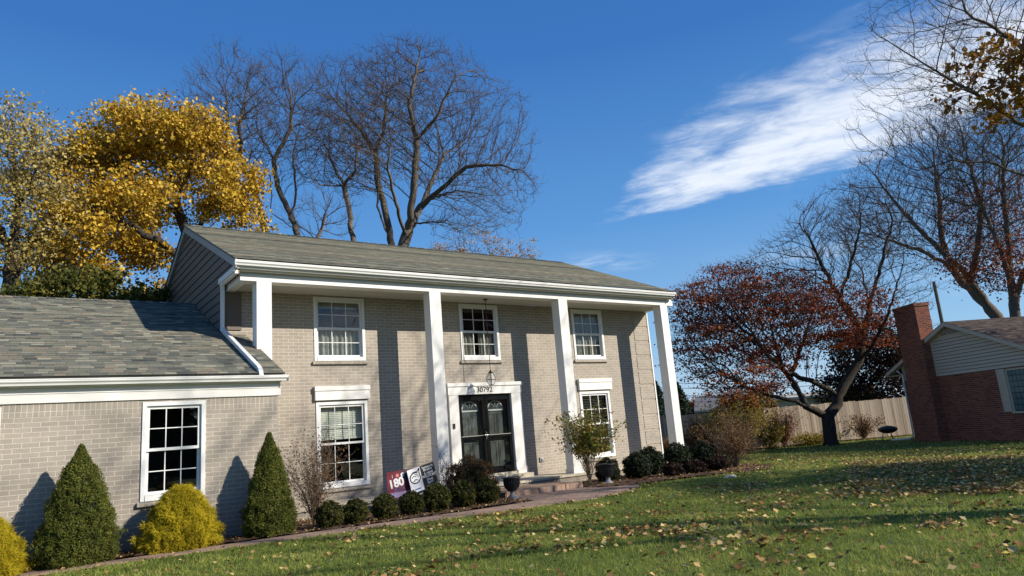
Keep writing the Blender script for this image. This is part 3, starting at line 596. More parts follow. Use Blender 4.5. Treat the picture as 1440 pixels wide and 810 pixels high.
# ridge caps
xx = .925
while xx < 13.3:
    x2 = min(xx+.145, 13.32)
    for s_ in (-1, 1): rf.face([(xx, RY, RZ+.022), (x2, RY, RZ+.012), (x2, RY+s_*.13, RZ-.045), (xx, RY+s_*.13, RZ-.035)], [(xx, 50.2)]*4)
    xx = x2
rf.build('roof', M['shingle'], H)
# gable: siding boards, rakes
def zroof(y): return 4.72+(RZ-4.72)*(y+1.43)/(RY+1.43) if y <= RY else 4.72+(RZ-4.72)*(2*RY+1.43-y)/(RY+1.43)
gs = MB(); sj = MB(); z = 2.9; eh = .19
while z < 6.8:
    z1 = z+eh
    def ylim(zz):
        if zz <= 4.55: return 0.0, 7.2
        lo = EY+(zz+.05-EZ)*(RY-EY)/(RZ-EZ); return max(lo, -1.22), 2*RY-max(lo, -1.22)
    a0, b0 = ylim(z); a1, b1 = ylim(z1)
    if z < 4.5 < z1: a1, b1 = a0, b0
    if a0 < b0 and z1 < 6.85:
        if a1 > b1: a1 = b1 = RY
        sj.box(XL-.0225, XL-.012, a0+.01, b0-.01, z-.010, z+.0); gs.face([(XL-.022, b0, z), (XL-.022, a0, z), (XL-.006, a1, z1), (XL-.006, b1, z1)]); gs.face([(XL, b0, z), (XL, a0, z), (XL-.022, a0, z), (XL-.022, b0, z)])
    z = z1
gs.box(XL-.004, XL+.02, -1.20, 0, 4.50, 4.6)
gs.build('gable_siding', M['siding'], H)
sj.build('lap_shadow_strip', M['lap_shadow_louver'], H)  # dark strips painted in as the shadow line under each board
for s_ in (0, 1):
    f_ = (lambda y: y) if s_ == 0 else (lambda y: 2*RY-y)
    for xa, xb in ((.945, .972), (13.29, 13.31)):
        pts = [(f_(EY), EZ-.015), (f_(RY), RZ-.01), (f_(RY), RZ-.20), (f_(EY), EZ-.19)]
        rk = MB(); rk.prism(pts[::-1] if s_ else pts, 'x', xa, xb)
        if xa < 1:
            pts2 = [(f_(EY), EZ-.19), (f_(RY), RZ-.20), (f_(RY), RZ-.215), (f_(EY), EZ-.205)]; rk.prism(pts2[::-1] if s_ else pts2, 'x', .9721, 1.02)
        rk.build('rake_board', M['rake'], H)
# wing roof, gutter, fascia
def zw(y): return 3.51+.427*y
rw = MB(); roof_side(rw, WX0-.1, XL-.03, -2.52, zw(-2.52), 2.74, zw(2.74)); roof_side(rw, XL-.03, 1.47, -2.52, zw(-2.52), .02, zw(.02))
rw.face([(WX0, -2.52, zw(-2.52)-.02), (1.47, -2.52, zw(-2.52)-.02), (1.47, 0.0, zw(0)-.03), (WX0, 0.0, zw(0)-.03)][::-1])
rw.face([(1.466, -2.52, zw(-2.52)-.04), (1.466, 0, zw(0)-.04), (1.466, 0, zw(0)), (1.466, -2.52, zw(-2.52))])
roof_side(rw, WX0-.1, XL-.03, 8.00, zw(-2.52), 2.74, zw(2.74))
xx = WX0
while xx < XL-.05:
    x2 = min(xx+.145, XL-.03)
    for s_ in (-1, 1): rw.face([(xx, 2.74, zw(2.74)+.022), (x2, 2.74, zw(2.74)+.012), (x2, 2.74+s_*.13, zw(2.74)-.045), (xx, 2.74+s_*.13, zw(2.74)-.035)], [(xx, 50.2)]*4)
    xx = x2
rw.build('wing_roof', M['shingle'], H)
gutter(WX0, 1.52, -2.482, 2.395)
fa = MB(); fa.box(WX0, 1.43, -2.410, -2.382, 2.058, 2.189); fa.box(WX0, 1.445, -2.420, -2.381, 2.189, 2.206); fa.box(WX0, 1.42, -2.48, -2.382, 2.285, 2.300); fa.box(WX0, 1.42, -2.390, -2.3815, 2.206, 2.285); fa.box(WX0, 1.47, -2.48, -2.462, 2.300, 2.40)
fa.box(1.378, 1.43, -2.381, -2.1, 2.058, 2.285); fa.build('fascia', M['white'], H, bevel=.003)
rkw = MB(); rkw.prism([(-2.45, zw(-2.45)-.02), (0, zw(0)-.02), (0, zw(0)-.16), (-2.45, zw(-2.45)-.15)], 'x', 1.44, 1.46); rkw.build('rake_board', M['white'], H)
ds = MB(); dsx = 1.0
ds.box(dsx-.035, dsx+.035, -.11, -.04, 3.60, 4.50); ds.build('downspout', M['white2'], H, bevel=.008)
dp = MB(); pth = [(1.0, -.075, 3.62), (1.02, -.12, 3.555), (1.06, -2.36, zw(-2.36)+.05), (1.06, -2.47, zw(-2.47)+.03), (1.06, -2.53, 2.37)]
for i in range(len(pth)-1):
    A, B = Vector(pth[i]), Vector(pth[i+1]); d = (B-A).normalized(); s_ = d.cross(Vector((0, 0, 1))).normalized()*.036; n_ = s_.cross(d).normalized()*.036
    cs = [A-s_-n_, A+s_-n_, A+s_+n_, A-s_+n_, B-s_-n_, B+s_-n_, B+s_+n_, B-s_+n_]
    for qd in ((0, 3, 2, 1), (4, 5, 6, 7), (0, 1, 5, 4), (1, 2, 6, 5), (2, 3, 7, 6), (3, 0, 4, 7)): dp.face([cs[k] for k in qd])
dp.build('downspout', M['white2'], H)

# hanging lantern
LN = empty('hanging_lantern', 'glass and bronze lantern hanging on a long chain above the front door', 'lantern', (7.12, -.55, 2.28))
lb = MB()
def ring(r, z): return [(r*math.cos(math.pi/4+k*math.pi/2+.3), r*math.sin(math.pi/4+k*math.pi/2+.3), z) for k in range(4)]
r0, r1, r2 = ring(.055, 0), ring(.115, .13), ring(.055, .29)
for A, B in ((r0, r1), (r1, r2)):
    for k in range(4): lb.tube([A[k], B[k]], .0065, 5)
for A in (r0, r1, r2):
    for k in range(4): lb.tube([A[k], A[(k+1) % 4]], .0075, 5)
lb.lathe([(.0, .37), (.015, .36), (.02, .335), (.06, .30), (.062, .285), (0, .285)], n=12); lb.build('frame', M['copper'], LN)
lg = MB()
for A, B in ((r0, r1), (r1, r2)):
    for k in range(4): lg.face([A[k], A[(k+1) % 4], B[(k+1) % 4], B[k]])
mfro, gg_, b_, o_ = mat('frosted_glass'); b_.inputs['Base Color'].default_value = (.85, .84, .78, 1); b_.inputs['Roughness'].default_value = .35; b_.inputs['Alpha'].default_value = .45
lg.build('glass', mfro, LN)
lc = MB(); zc = .36
while zc < 2.10: lc.tube([(0, 0, zc), (0, 0, zc+.028)], .006 if int(zc*40) % 2 else .009, 5); zc += .026
lc.lathe([(.0, 2.135), (.06, 2.13), (.05, 2.105), (0, 2.10)], n=12); lc.build('chain', M['copper'], LN)

# ------------------------------------------------------------------ the neighbour's house
NB = empty('neighbour_house', 'one-storey red brick house with beige gable and tall brick chimney, in shade at right', 'house', (27.78, -1.78, -.55), R(59))
zN = .55
mb = MB(); xr_ = -5.2
mb.face([(xr_, 0, 0), (2.15, 0, 0), (2.15, 0, 2.53), (xr_, 0, 2.53)][::-1]); mb.face([(2.15, 0, 0), (2.15, -12, 0), (2.15, -12, 2.7), (2.15, 0, 2.7)][::-1]); mb.face([(xr_, 0, 0), (xr_, -12, 0), (xr_, -12, 2.7), (xr_, 0, 2.7)]); mb.face([(xr_, -12, 0), (2.15, -12, 0), (2.15, -12, 2.7), (xr_, -12, 2.7)]); mb.face([(xr_, -12, 2.7), (2.15, -12, 2.7), (-1.28, -12, 4.4)])
mb.build('wall', M['red_brick'], NB)
ax, az = -1.28, 4.0+zN; sl = .385
sd_ = MB(); sk_ = MB(); z = 2.53; 
def xl(zz): t = (az-.06-zz)/sl; return ax-t, ax+t
while z < az-.08:
    z1 = min(z+.125, az-.06); a0, b0 = xl(z); a1, b1 = xl(z1); a0 = max(a0, xr_); b0 = min(b0, 2.15); a1 = max(a1, xr_); b1 = min(b1, 2.15)
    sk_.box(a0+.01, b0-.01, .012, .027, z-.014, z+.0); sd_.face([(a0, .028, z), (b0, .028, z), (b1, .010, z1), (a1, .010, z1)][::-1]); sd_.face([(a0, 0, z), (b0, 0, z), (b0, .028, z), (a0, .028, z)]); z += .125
sd_.build('gable_siding', M['tan_siding'], NB); sk_.build('lap_shadow_strip', M['lap_shadow_louver'], NB)  # second mesh: dark strips drawn as lap shadow between the boards
nr = MB(); nl = 2.95-ax
def nroof(sgn):
    x_e, z_e = ax+sgn*nl, az-nl*sl; Lr = math.hypot(nl, nl*sl); n = int(Lr/.143)
    for i in range(n+1):
        a, b = i*.143/Lr, min((i+1)*.143/Lr, 1); xa, za, xb, zb_ = x_e-sgn*nl*a, z_e+nl*sl*a, x_e-sgn*nl*b, z_e+nl*sl*b
        nr.face([(xa, .28, za+.012), (xa, -12.3, za+.012), (xb, -12.3, zb_), (xb, .28, zb_)][::sgn], [(0.28, i*.143+.01), (12.3, i*.143+.01), (12.3, i*.143+.14), (0.28, i*.143+.14)][::sgn]); nr.face([(xa, .28, za-.012), (xa, -12.3, za-.012), (xa, -12.3, za+.012), (xa, .28, za+.012)], [(0.28, i*.143+.01)]*4)
nroof(1); nroof(-1); nr.build('roof', M['shingle_brown'], NB)
tr = MB()
for sgn in (1, -1):
    e = (ax+sgn*nl, az-nl*sl-.01); p = [(e[0], e[1]), (ax, az-.01), (ax, az-.15), (e[0], e[1]-.13)]
    tr.prism(p if sgn > 0 else p[::-1], 'y', .24, .27); p2 = [(e[0], e[1]-.13), (ax, az-.15), (ax, az-.165), (e[0], e[1]-.145)]; tr.prism(p2, 'y', .0, .27)
tr.box(2.15, 2.95, -12, .25, az-nl*sl-.16, az-nl*sl-.14); tr.box(2.93, 3.0, -12, .26, az-nl*sl-.12, az-nl*sl-.01); tr.box(-.06, .0, .005, .04, 2.53, 3.95)
tr.build('trim', M['tan_siding'], NB)
ch = MB(); ch.box(0, 1.40, -.21, .40, 0, 5.42); ch.box(-.03, 1.43, -.24, .43, 5.42, 5.55); ch.build('chimney', M['red_brick'], NB, bevel=.01)
vt = MB(); vt.prism([(-2.05, 3.49+zN-.03), (-.55, 3.49+zN-.03), (-1.28, 3.83+zN-.06)], 'y', .02, .05)
vt.build('gable_vent', M['tan_siding'], NB)
vs = MB()
for k in range(5):
    zz_ = 3.52+zN+k*.05; hw = .55-k*.115; vs.box(-1.28-hw, -1.28+hw, .052, .062, zz_, zz_+.022)
vs.build('vent_louver', M['lap_shadow_louver'], NB)
nw = bpy.data.objects.new('window', None); col.objects.link(nw); nw.parent = NB
f = MB(); wx0, wx1, wz0, wz1 = -4.95, -3.55, 1.02, 2.48
f.box(wx0, wx0+.05, .0, .05, wz0, wz1); f.box(wx1-.05, wx1, .0, .05, wz0, wz1); f.box(wx0, wx1, .0, .05, wz1-.05, wz1); f.box(wx0-.05, wx1+.05, .0, .08, wz0-.06, wz0); f.build('frame', M['tan_siding'], nw)
gbk = MB()
for i in range(7):
    for j in range(7):
        x_, z_ = wx1-.06-i*.19, wz0+.03+j*.2; gbk.prism([(x_-.17, z_+.01), (x_, z_+.01), (x_, z_+.18), (x_-.17, z_+.18)], 'y', .01, .03)
gbk.build('glass_block', simple('glass_block', (.10, .16, .16), .12, .2, 6, .6), nw, bevel=.008)
gm = MB(); gm.box(wx0+.05, wx1-.05, .0, .012, wz0, wz1-.05); gm.build('glazing_bar', M['black_matte'], nw)
sh = MB(); sh.box(-3.50, -3.12, .005, .03, 1.02, 2.50)
for k in range(24): sh.box(-3.46, -3.16, .03, .042, 1.07+k*.058, 1.07+k*.058+.03)
sh.box(-3.50, -3.46, .03, .048, 1.02, 2.5); sh.box(-3.16, -3.12, .03, .048, 1.02, 2.5)
sh.build('shutter', M['tan_siding'], nw)
dn = MB(); dn.tube([(2.05, .30, 2.95), (2.08, .08, 2.75), (2.12, .08, .2), (2.2, .2, .1), (3.4, .25, .04)], .04, 6); dn.build('downspout', M['white2'], NB)

# ------------------------------------------------------------------ fence
FN = empty('board_fence', 'weathered grey-brown board fence closing the back of the lawn', 'fence', (28, 6, -.55))
def fence_run(p0, p1, h, seed, name='board_panel'):
    random.seed(seed); p0, p1 = Vector(p0), Vector(p1); L_ = (p1-p0).length; d = (p1-p0)/L_; nrm = Vector((-d.y, d.x, 0)); mb = MB(); s = 0
    while s < L_:
        wv_ = .14; a = p0+d*s; b = p0+d*min(s+wv_-.008, L_); hh = h+random.uniform(-.02, .02); r_ = random.random(); o_ = nrm*random.uniform(0, .012); z0 = -.57
        A0, B0 = a+o_, b+o_; A1, B1 = a+o_+nrm*.02, b+o_+nrm*.02
        P_ = [(A0.x, A0.y, z0), (B0.x, B0.y, z0), (B1.x, B1.y, z0), (A1.x, A1.y, z0), (A0.x, A0.y, z0+hh), (B0.x, B0.y, z0+hh), (B1.x, B1.y, z0+hh), (A1.x, A1.y, z0+hh)]
        for qd in ((0, 3, 2, 1), (4, 5, 6, 7), (0, 1, 5, 4), (1, 2, 6, 5), (2, 3, 7, 6), (3, 0, 4, 7)): mb.face([tuple(Vector(P_[k])-FN.location) for k in qd], r=r_)
        s += wv_
    return mb.build(name, M['fence'], FN)
fence_run((38.4, .75, 0), (27.8, 6.5, 0), 1.89, 1); fence_run((27.8, 6.5, 0), (20.0, 17.5, 0), 1.89, 2)

# ------------------------------------------------------------------ plants
def tree_skeleton(limbs, attr, seed, step=.35, kill=.5, infl=3.0, iters=110):
    """space colonisation from hand-placed limbs into a cloud of attraction points"""
    rs = np.random.RandomState(seed); pos = []; par = []
    for l in limbs:
        pts = [np.array(p, float) for p in l['pts']]; prev = l.get('from')
        if prev is None and pos:
            A = np.array(pos); prev = int(np.argmin(((A-pts[0])**2).sum(1)))
        for i, p in enumerate(pts):
            if i == 0:
                if prev is None: pos.append(p); par.append(-1); prev = 0
                continue
            a = pos[prev] if i == 1 else pts[i-1]; n = max(1, int(np.linalg.norm(p-a)/step))
            for k in range(1, n+1):
                q_ = a+(p-a)*k/n+(rs.normal(size=3)*step*.10 if k < n else 0); pos.append(q_); par.append(prev); prev = len(pos)-1
    pos = np.array(pos); par = list(par); A = attr
    c0 = np.array(limbs[0]['pts'][min(2, len(limbs[0]['pts'])-1)], float)
    d2 = np.maximum((A*A).sum(1)[:, None]+(pos*pos).sum(1)[None]-2*A@pos.T, 0); near = d2.argmin(1); nd = np.sqrt(d2.min(1)); P = [p for p in pos]; used = {}
    for it in range(iters):
        k = nd < infl
        if not k.any(): break
        idx = near[k]; v = unit(A[k]-np.array(P)[idx]); uq, inv = np.unique(idx, return_inverse=True); S = np.zeros((len(uq), 3)); np.add.at(S, inv, v)
        pr = np.array([P[par[u_]] if par[u_] >= 0 else P[u_]-np.array([0, 0, 1.]) for u_ in uq]); cu_ = np.array([P[u_] for u_ in uq]); S = unit(unit(S)+unit(cu_-pr)*.5+rs.normal(size=S.shape)*.15+unit(cu_-c0)*.42+np.array([0, 0, .16])); new = []; 
        for j, u_ in enumerate(uq):
            if used.get(u_, 0) >= 2: continue
            used[u_] = used.get(u_, 0)+1; P.append(P[u_]+S[j]*step); par.append(int(u_)); new.append(len(P)-1)
        if not new or len(P) > 9000: break
        N = np.array([P[i] for i in new]); dn_ = (A*A).sum(1)[:, None]+(N*N).sum(1)[None]-2*A@N.T; j = dn_.argmin(1); dm = np.sqrt(np.maximum(dn_[np.arange(len(A)), j], 0)); b = dm < nd
        nd[b] = dm[b]; near[b] = np.array(new)[j[b]]; keep = nd > kill; A = A[keep]; nd = nd[keep]; near = near[keep]
        if len(A) == 0: break
    return np.array(P), np.array(par)
def cloud(ells, n, seed, shell=.0):
    rs = np.random.RandomState(seed); out = []
    for c, r, wt in ells:
        k = int(n*wt); p = unit(rs.normal(size=(k, 3)))*(rs.uniform(shell**3, 1, k)**(1/3))[:, None]; out.append(np.array(c)+p*np.array(r))
    return np.concatenate(out)
def make_tree(name, label, cat, limbs, ells, n_attr, seed, bark, r_base, group=None, step=.35, kill=.5, infl=3.0, tip=.008, twigs=2, twig_len=.5, twig_up=.45,
              leaf=None, leaf_size=.12, leaf_n=0, leaf_ells=None, leaf_up=0, pipe=2.3, min_z=None, shell=0.0, leaf_spread=.35, leaf_flat=.6, leaf_cl=14, leaf2=None, tw_w=.0055):
    rs = np.random.RandomState(seed+7); P, par = tree_skeleton(limbs, cloud(ells, n_attr, seed, shell), seed, step, kill, infl)
    n = len(P); w = np.zeros(n); kids = [[] for _ in range(n)]; ln_ = np.zeros(n)
    for i in range(n-1, -1, -1):
        if not kids[i]: w[i] = 1.0
        w[i] += .03
        if par[i] >= 0: w[par[i]] += w[i]; kids[par[i]].append(i)
    pipe = math.log(w[0])/math.log(r_base/tip); rad = tip*w**(1/pipe)
    base = P[0].copy(); root = empty(name, label, cat, tuple(base), group=group); mb = MB(); stack = [(0, -1)]
    while stack:
        s, p = stack.pop(); ch_ = [s]; k = s
        while kids[k]:
            ks = sorted(kids[k], key=lambda c_: -rad[c_])
            for o_ in ks[1:]: stack.append((o_, k))
            k = ks[0]; ch_.append(k)
        pts = ([P[p]] if p >= 0 else [])+[P[c_] for c_ in ch_]; rr = ([rad[s]] if p >= 0 else [])+[float(rad[c_]) for c_ in ch_]
        if p < 0: rr[0] *= 1.35
        if len(pts) < 2: continue
        mx = max(rr); mb.tube([tuple(q_-base) for q_ in pts], rr, 9 if mx > .1 else 5 if mx > .03 else 3, cap=False)
    mb.build('trunk', M[bark], root, smooth=True)
    D_ = np.zeros((n, 3)); ok = par >= 0; D_[ok] = unit(P[ok]-P[par[ok]])
    thin = np.where((rad < .035) & ok)[0]; src = np.repeat(thin, twigs); src = src[rs.rand(len(src)) < .9]
    dd = unit(D_[src]*1.0+rs.normal(size=(len(src), 3))*.38+unit(P[src]-P[0])*.35+np.array([0, 0, twig_up])); V1, F1, tip1, d1 = spikes(P[src]+rs.normal(size=(len(src), 3))*.02, dd, twig_len*rs.uniform(.5, 1.3, len(src)), np.full(len(src), tw_w), rs, .1)
    k = rs.rand(len(tip1)) < .8; t1 = tip1[k]; dd2 = unit(d1[k]+rs.normal(size=(len(t1), 3))*.55+np.array([0, 0, twig_up*.5])); st0 = t1-d1[k]*twig_len*.3
    V2, F2, tip2, _ = spikes(st0, dd2, twig_len*.8*rs.uniform(.4, 1.1, len(t1)), np.full(len(t1), tw_w*.75), rs)
    V = np.concatenate([V1, V2])-base; F = np.concatenate([F1, F2+len(V1)]); np_mesh('twigs', V, F, np.zeros(len(F)), M['twig_bark'], root)
    tips = np.concatenate([tip1, tip2, P[thin]])
    if leaf:
        T_ = tips
        if leaf_ells is not None:
            m_ = np.zeros(len(T_), bool)
            for c, r in leaf_ells: m_ |= (((T_-np.array(c))/np.array(r))**2).sum(1) < 1+rs.normal(size=len(T_))*.18
            T_ = T_[m_]
        if len(T_):
            # clumped foliage: many leaves round fewer twig tips
            ncl = max(60, leaf_n//leaf_cl); cl_ = T_[rs.randint(0, len(T_), ncl)]; i = rs.randint(0, ncl, leaf_n); cr = rs.rand(ncl)
            LP = cl_[i]+rs.normal(size=(leaf_n, 3))*leaf_spread*np.array([1, 1, leaf_flat]); rnd = np.clip(cr[i]*.55+rs.rand(leaf_n)*.45, 0, 1)
            leaves('crown', LP-base, leaf_size, M[leaf], root, rs, rnd=rnd, droop=.3)
    return root, P, tips
def limb(*pts): return {'pts': pts}
def G(x, y): return float(gz(x, y))

# -- bare tree behind the roof: the big spreading one (limbs traced at its distance, with depth of their own)
def T(px, py, dist=29.0, dy=0.0): return at(px, py, dist+dy)
bx, by, _ = T(568, 347); tb = (bx, by, -.3)
big = [limb(tb, T(566, 350), T(574, 325)),
       limb(T(574, 325), T(577, 300, 29, -.6), T(583, 250, 29, -1), T(586, 198, 29, -1.2), T(575, 150, 29, -2), T(590, 80, 29, -2)),
       limb(T(586, 198, 29, -1.2), T(610, 170, 29, -1.8), T(640, 110, 29, -2.5)),
       limb(T(572, 328), T(592, 290, 29, 1.0), T(608, 255, 29, 1.6), T(624, 218, 29, 2.2), T(650, 200, 29, 3), T(685, 160, 29, 3.5)),
       limb(T(592, 290, 29, 1), T(625, 262, 29, .2), T(655, 235, 29, -.5), T(700, 232, 29, -1), T(735, 240, 29, -1.5)),
       limb(T(600, 278, 29, .6), T(640, 268, 29, -1.6), T(690, 275, 29, -2.4), T(715, 300, 29, -3)),
       limb(T(568, 335), T(560, 300, 29, -1.5), T(545, 240, 29, -3), T(550, 200, 29, -3.6)),
       limb(T(590, 310, 29, 0), T(625, 312, 29, -1.5), T(655, 330, 29, -2))]
e = lambda px, py, rx, rz, ry=3.2, dy=0., wt=.2, dist=29.: (T(px, py, dist, dy), (rx, ry, rz), wt)
make_tree('bare_tree', 'largest bare grey tree behind the main roof, spreading wide to the right', 'tree', big,
          [e(590, 160, 3.4, 3.0, 3.6, 0, .30), e(650, 200, 3.0, 3.0, 3.4, 0, .27), e(690, 265, 1.9, 2.2, 2.6, 0, .15), e(520, 200, 2.2, 2.4, 2.6, -2, .13), e(580, 105, 2.0, 1.4, 2.4, 0, .10), e(650, 310, 1.6, .9, 2, 0, .05)],
          4300, 11, 'bark_grey', .24, group='bare trees behind the house', kill=.28, step=.24, twigs=2, twig_len=.45, infl=2.2, tip=.007, tw_w=.006)
# -- the double-stemmed one left of it
b2 = T(547, 345, 31); tb2 = (b2[0], b2[1], -.3)
make_tree('bare_tree', 'bare tree close left of the largest one, its fork opening above the ridge', 'tree',
          [limb(tb2, T(551, 345, 31), T(540, 290, 31, .3), T(530, 250, 31, .4), T(528, 215, 31, .5)), limb(T(528, 215, 31, .5), T(505, 180, 31, 1), T(470, 140, 31, 1.5), T(455, 120, 31, 1.8)), limb(T(528, 215, 31, .5), T(540, 180, 31, -.5), T(545, 120, 31, -1)), limb(T(528, 340, 31, 0), T(530, 290, 31, -.6), T(533, 240, 31, -.8), T(520, 200, 31, -1.2))],
          [e(480, 160, 2.6, 2.6, 2.6, 1, .5, 31.), e(540, 140, 2.4, 2.4, 2.4, -.5, .4, 31.), e(500, 240, 1.6, 1.6, 2, 0, .1, 31.)], 2000, 12, 'bark_grey', .16, group='bare trees behind the house', kill=.32, step=.26, infl=2.2, tip=.007, tw_w=.0058)
b3 = T(498, 342, 28); 
make_tree('bare_tree', 'thin bare tree standing between the forked tree and the bare clump on the left', 'tree',
          [limb((b3[0], b3[1], -.3), T(497, 342, 28), T(492, 300, 28, .3), T(484, 262, 28, .5), T(470, 235, 28, .6), T(455, 200, 28, .9)), limb(T(484, 262, 28, .5), T(500, 240, 28, -.5), T(503, 200, 28, -.8)), limb(T(484, 262, 28, .5), T(450, 260, 28, -.6), T(430, 255, 28, -1))],
          [e(465, 215, 1.9, 1.7, 2, .3, .7, 28.), e(500, 215, 1.2, 1.4, 1.6, -.5, .3, 28.)], 900, 13, 'bark_grey', .11, group='bare trees behind the house', kill=.32, step=.26, infl=2.2, tip=.007, tw_w=.0058)
b4 = T(372, 326, 30)
make_tree('bare_tree', 'leftmost bare tree, its leaning stem rising out of the golden maple', 'tree',
          [limb((b4[0]+.8, b4[1], -.3), T(374, 328, 30), T(358, 270, 30, .3), T(340, 225, 30, .6), T(322, 190, 30, 1), T(318, 130, 30, 1.2)), limb(T(340, 225, 30, .6), T(336, 180, 30, -.6), T(348, 120, 30, -1))],
          [e(325, 150, 2.0, 2.6, 2.4, .6, .6, 30.), e(350, 170, 1.6, 2.2, 2.2, -.8, .4, 30.)], 1300, 14, 'bark_grey', .14, group='bare trees behind the house', kill=.32, step=.26, infl=2.2, tip=.007, tw_w=.0058)
b5 = T(410, 330, 29.5)
make_tree('bare_tree', 'bare twin-stemmed tree between the leftmost bare tree and the thin one', 'tree',
          [limb((b5[0], b5[1], -.3), T(418, 330, 29.5), T(408, 300, 29.5, .2), T(390, 262, 29.5, .4), T(385, 225, 29.5, .6), T(372, 200, 29.5, .8)), limb(T(385, 225, 29.5, .6), T(410, 180, 29.5, .2), T(408, 130, 29.5, 0)), limb(T(412, 312, 29.5, .2), T(416, 270, 29.5, -.4), T(412, 220, 29.5, -.8)), limb(T(392, 330, 29.5, .1), T(382, 300, 29.5, .4), T(380, 250, 29.5, .5))],
          [e(405, 155, 2.2, 2.4, 2.4, 0, .6, 29.5), e(380, 200, 1.6, 1.8, 2, .6, .25, 29.5), e(425, 225, 1.0, 1.4, 1.6, -.5, .15, 29.5)], 1350, 15, 'bark_grey', .13, group='bare trees behind the house', kill=.32, step=.26, infl=2.2, tip=.007, tw_w=.0058)
b6 = T(440, 345, 26)
make_tree('small_bare_tree', 'low scrubby bare tree just above the ridge between taller trunks', 'tree',
          [limb((b6[0], b6[1], -.3), T(440, 345, 26), T(455, 315, 26, .3))], [e(452, 305, 1.4, .9, 1.5, 0, 1, 26.)], 260, 16, 'bark_grey', .08, kill=.35, step=.25)
# -- golden maple
b7 = T(215, 420, 25); gm_ = [limb((b7[0], b7[1], -.3), T(262, 395, 25), T(270, 350, 25, .2), T(252, 300, 25, .4), T(235, 230, 25, .5), T(215, 180, 25, .5)), limb(T(262, 380, 25, 0), T(232, 345, 25, -.8), T(190, 318, 25, -1.4), T(140, 330, 25, -1.8)), limb(T(262, 350, 25, .2), T(290, 290, 25, .9), T(310, 240, 25, 1.4)),
        limb(T(250, 300, 25, .3), T(190, 260, 25, 1), T(140, 230, 25, 1.6)), limb(T(252, 290, 25, .4), T(270, 220, 25, -1), T(275, 190, 25, -1.6)), limb(T(190, 318, 25, -1.4), T(130, 290, 25, -1), T(95, 300, 25, -.8))]
f = lambda px, py, rx, rz, ry, dy, wt: (T(px, py, 25, dy), (rx, ry, rz), wt)
GE = [f(205, 212, 1.7, .95, 2.0, 0, .16), f(150, 225, 1.1, .8, 1.6, .4, .10), f(270, 215, 1.3, 1.1, 1.8, .3, .12), f(110, 270, 1.0, .6, 1.4, .2, .06), f(115, 320, 1.3, .8, 1.7, -.4, .12), f(200, 290, 1.5, .8, 2.0, 0, .12), f(310, 280, 1.2, 1.1, 1.6, .5, .11), f(120, 380, 1.3, .9, 1.6, 0, .08), f(225, 180, .8, .45, 1.1, 0, .04), f(290, 205, .7, .5, 1, .6, .03), f(200, 350, 1.0, .5, 1.3, -.5, .04), f(335, 305, .6, .7, 1, 0, .03)]
make_tree('golden_maple', 'golden yellow maple in full leaf behind the low wing roof', 'tree', gm_, GE, 1500, 21, 'bark_dark', .28, kill=.5, step=.35, twigs=1, twig_len=.35,
          leaf='gold_leaf', leaf_size=.125, leaf_n=50000, leaf_spread=.25, leaf_cl=75)
b8 = T(150, 425, 21)
make_tree('green_tree', 'dark olive-green small tree at the foot of the golden maple', 'tree',
          [limb((b8[0], b8[1], -.3), T(150, 425, 21), T(140, 410, 21), T(120, 400, 21))], [(T(120, 415, 21), (1.3, 1.2, .55), .5), (T(195, 425, 21), (.7, .9, .25), .2), (T(60, 420, 21), (.8, 1, .3), .3)], 300, 22, 'bark_dark', .1, twigs=1, twig_len=.25, leaf='olive_leaf', leaf_size=.12, leaf_n=5000, leaf_spread=.15, kill=.35, step=.25, infl=4)
b9 = T(15, 425, 24)
make_tree('pale_leaved_tree', 'tall pale yellow-leaved tree at the left edge of the picture', 'tree',
          [limb((b9[0], b9[1], -.3), T(15, 425, 24), T(18, 350, 24, .2), T(25, 290, 24, .2), T(20, 220, 24, 0)), limb(T(16, 370, 24), T(40, 340, 24, .5), T(70, 330, 24, .8)), limb(T(18, 350, 24), T(-20, 300, 24, .3), T(-50, 250, 24, .3)), limb(T(22, 300, 24), T(40, 270, 24, -.6), T(55, 230, 24, -1))],
          [(T(15, 240, 24), (1.5, 1.8, 1.9), .4), (T(45, 300, 24), (1.3, 1.6, 1.2), .25), (T(-50, 270, 24), (1.8, 1.8, 2.2), .25), (T(35, 370, 24), (1.3, 1.4, .9), .1)], 1200, 23, 'bark_dark', .22, twigs=2, twig_len=.4, leaf='pale_leaf', leaf_size=.10, leaf_n=14000, leaf_spread=.25, kill=.42, step=.3)
b10 = T(690, 375, 34)
make_tree('orange_tree', 'small pale orange tree tops just showing over the main ridge', 'tree',
          [limb((b10[0], b10[1], -.3), T(690, 385, 34), T(690, 368, 34)), limb(T(690, 385, 34), T(655, 368, 34), T(650, 355, 34)), limb(T(690, 380, 34), T(725, 372, 34), T(730, 362, 34))],
          [(T(660, 355, 34), (1.4, 1.5, .75), .45), (T(715, 368, 34), (1.5, 1.5, .65), .4), (T(625, 352, 34), (.9, 1.2, .5), .15)], 450, 24, 'bark_grey', .12, twigs=2, twig_len=.4, leaf='twig_orange', leaf_size=.09, leaf_n=2200, leaf_spread=.15, kill=.38, step=.28, infl=4, tip=.006)

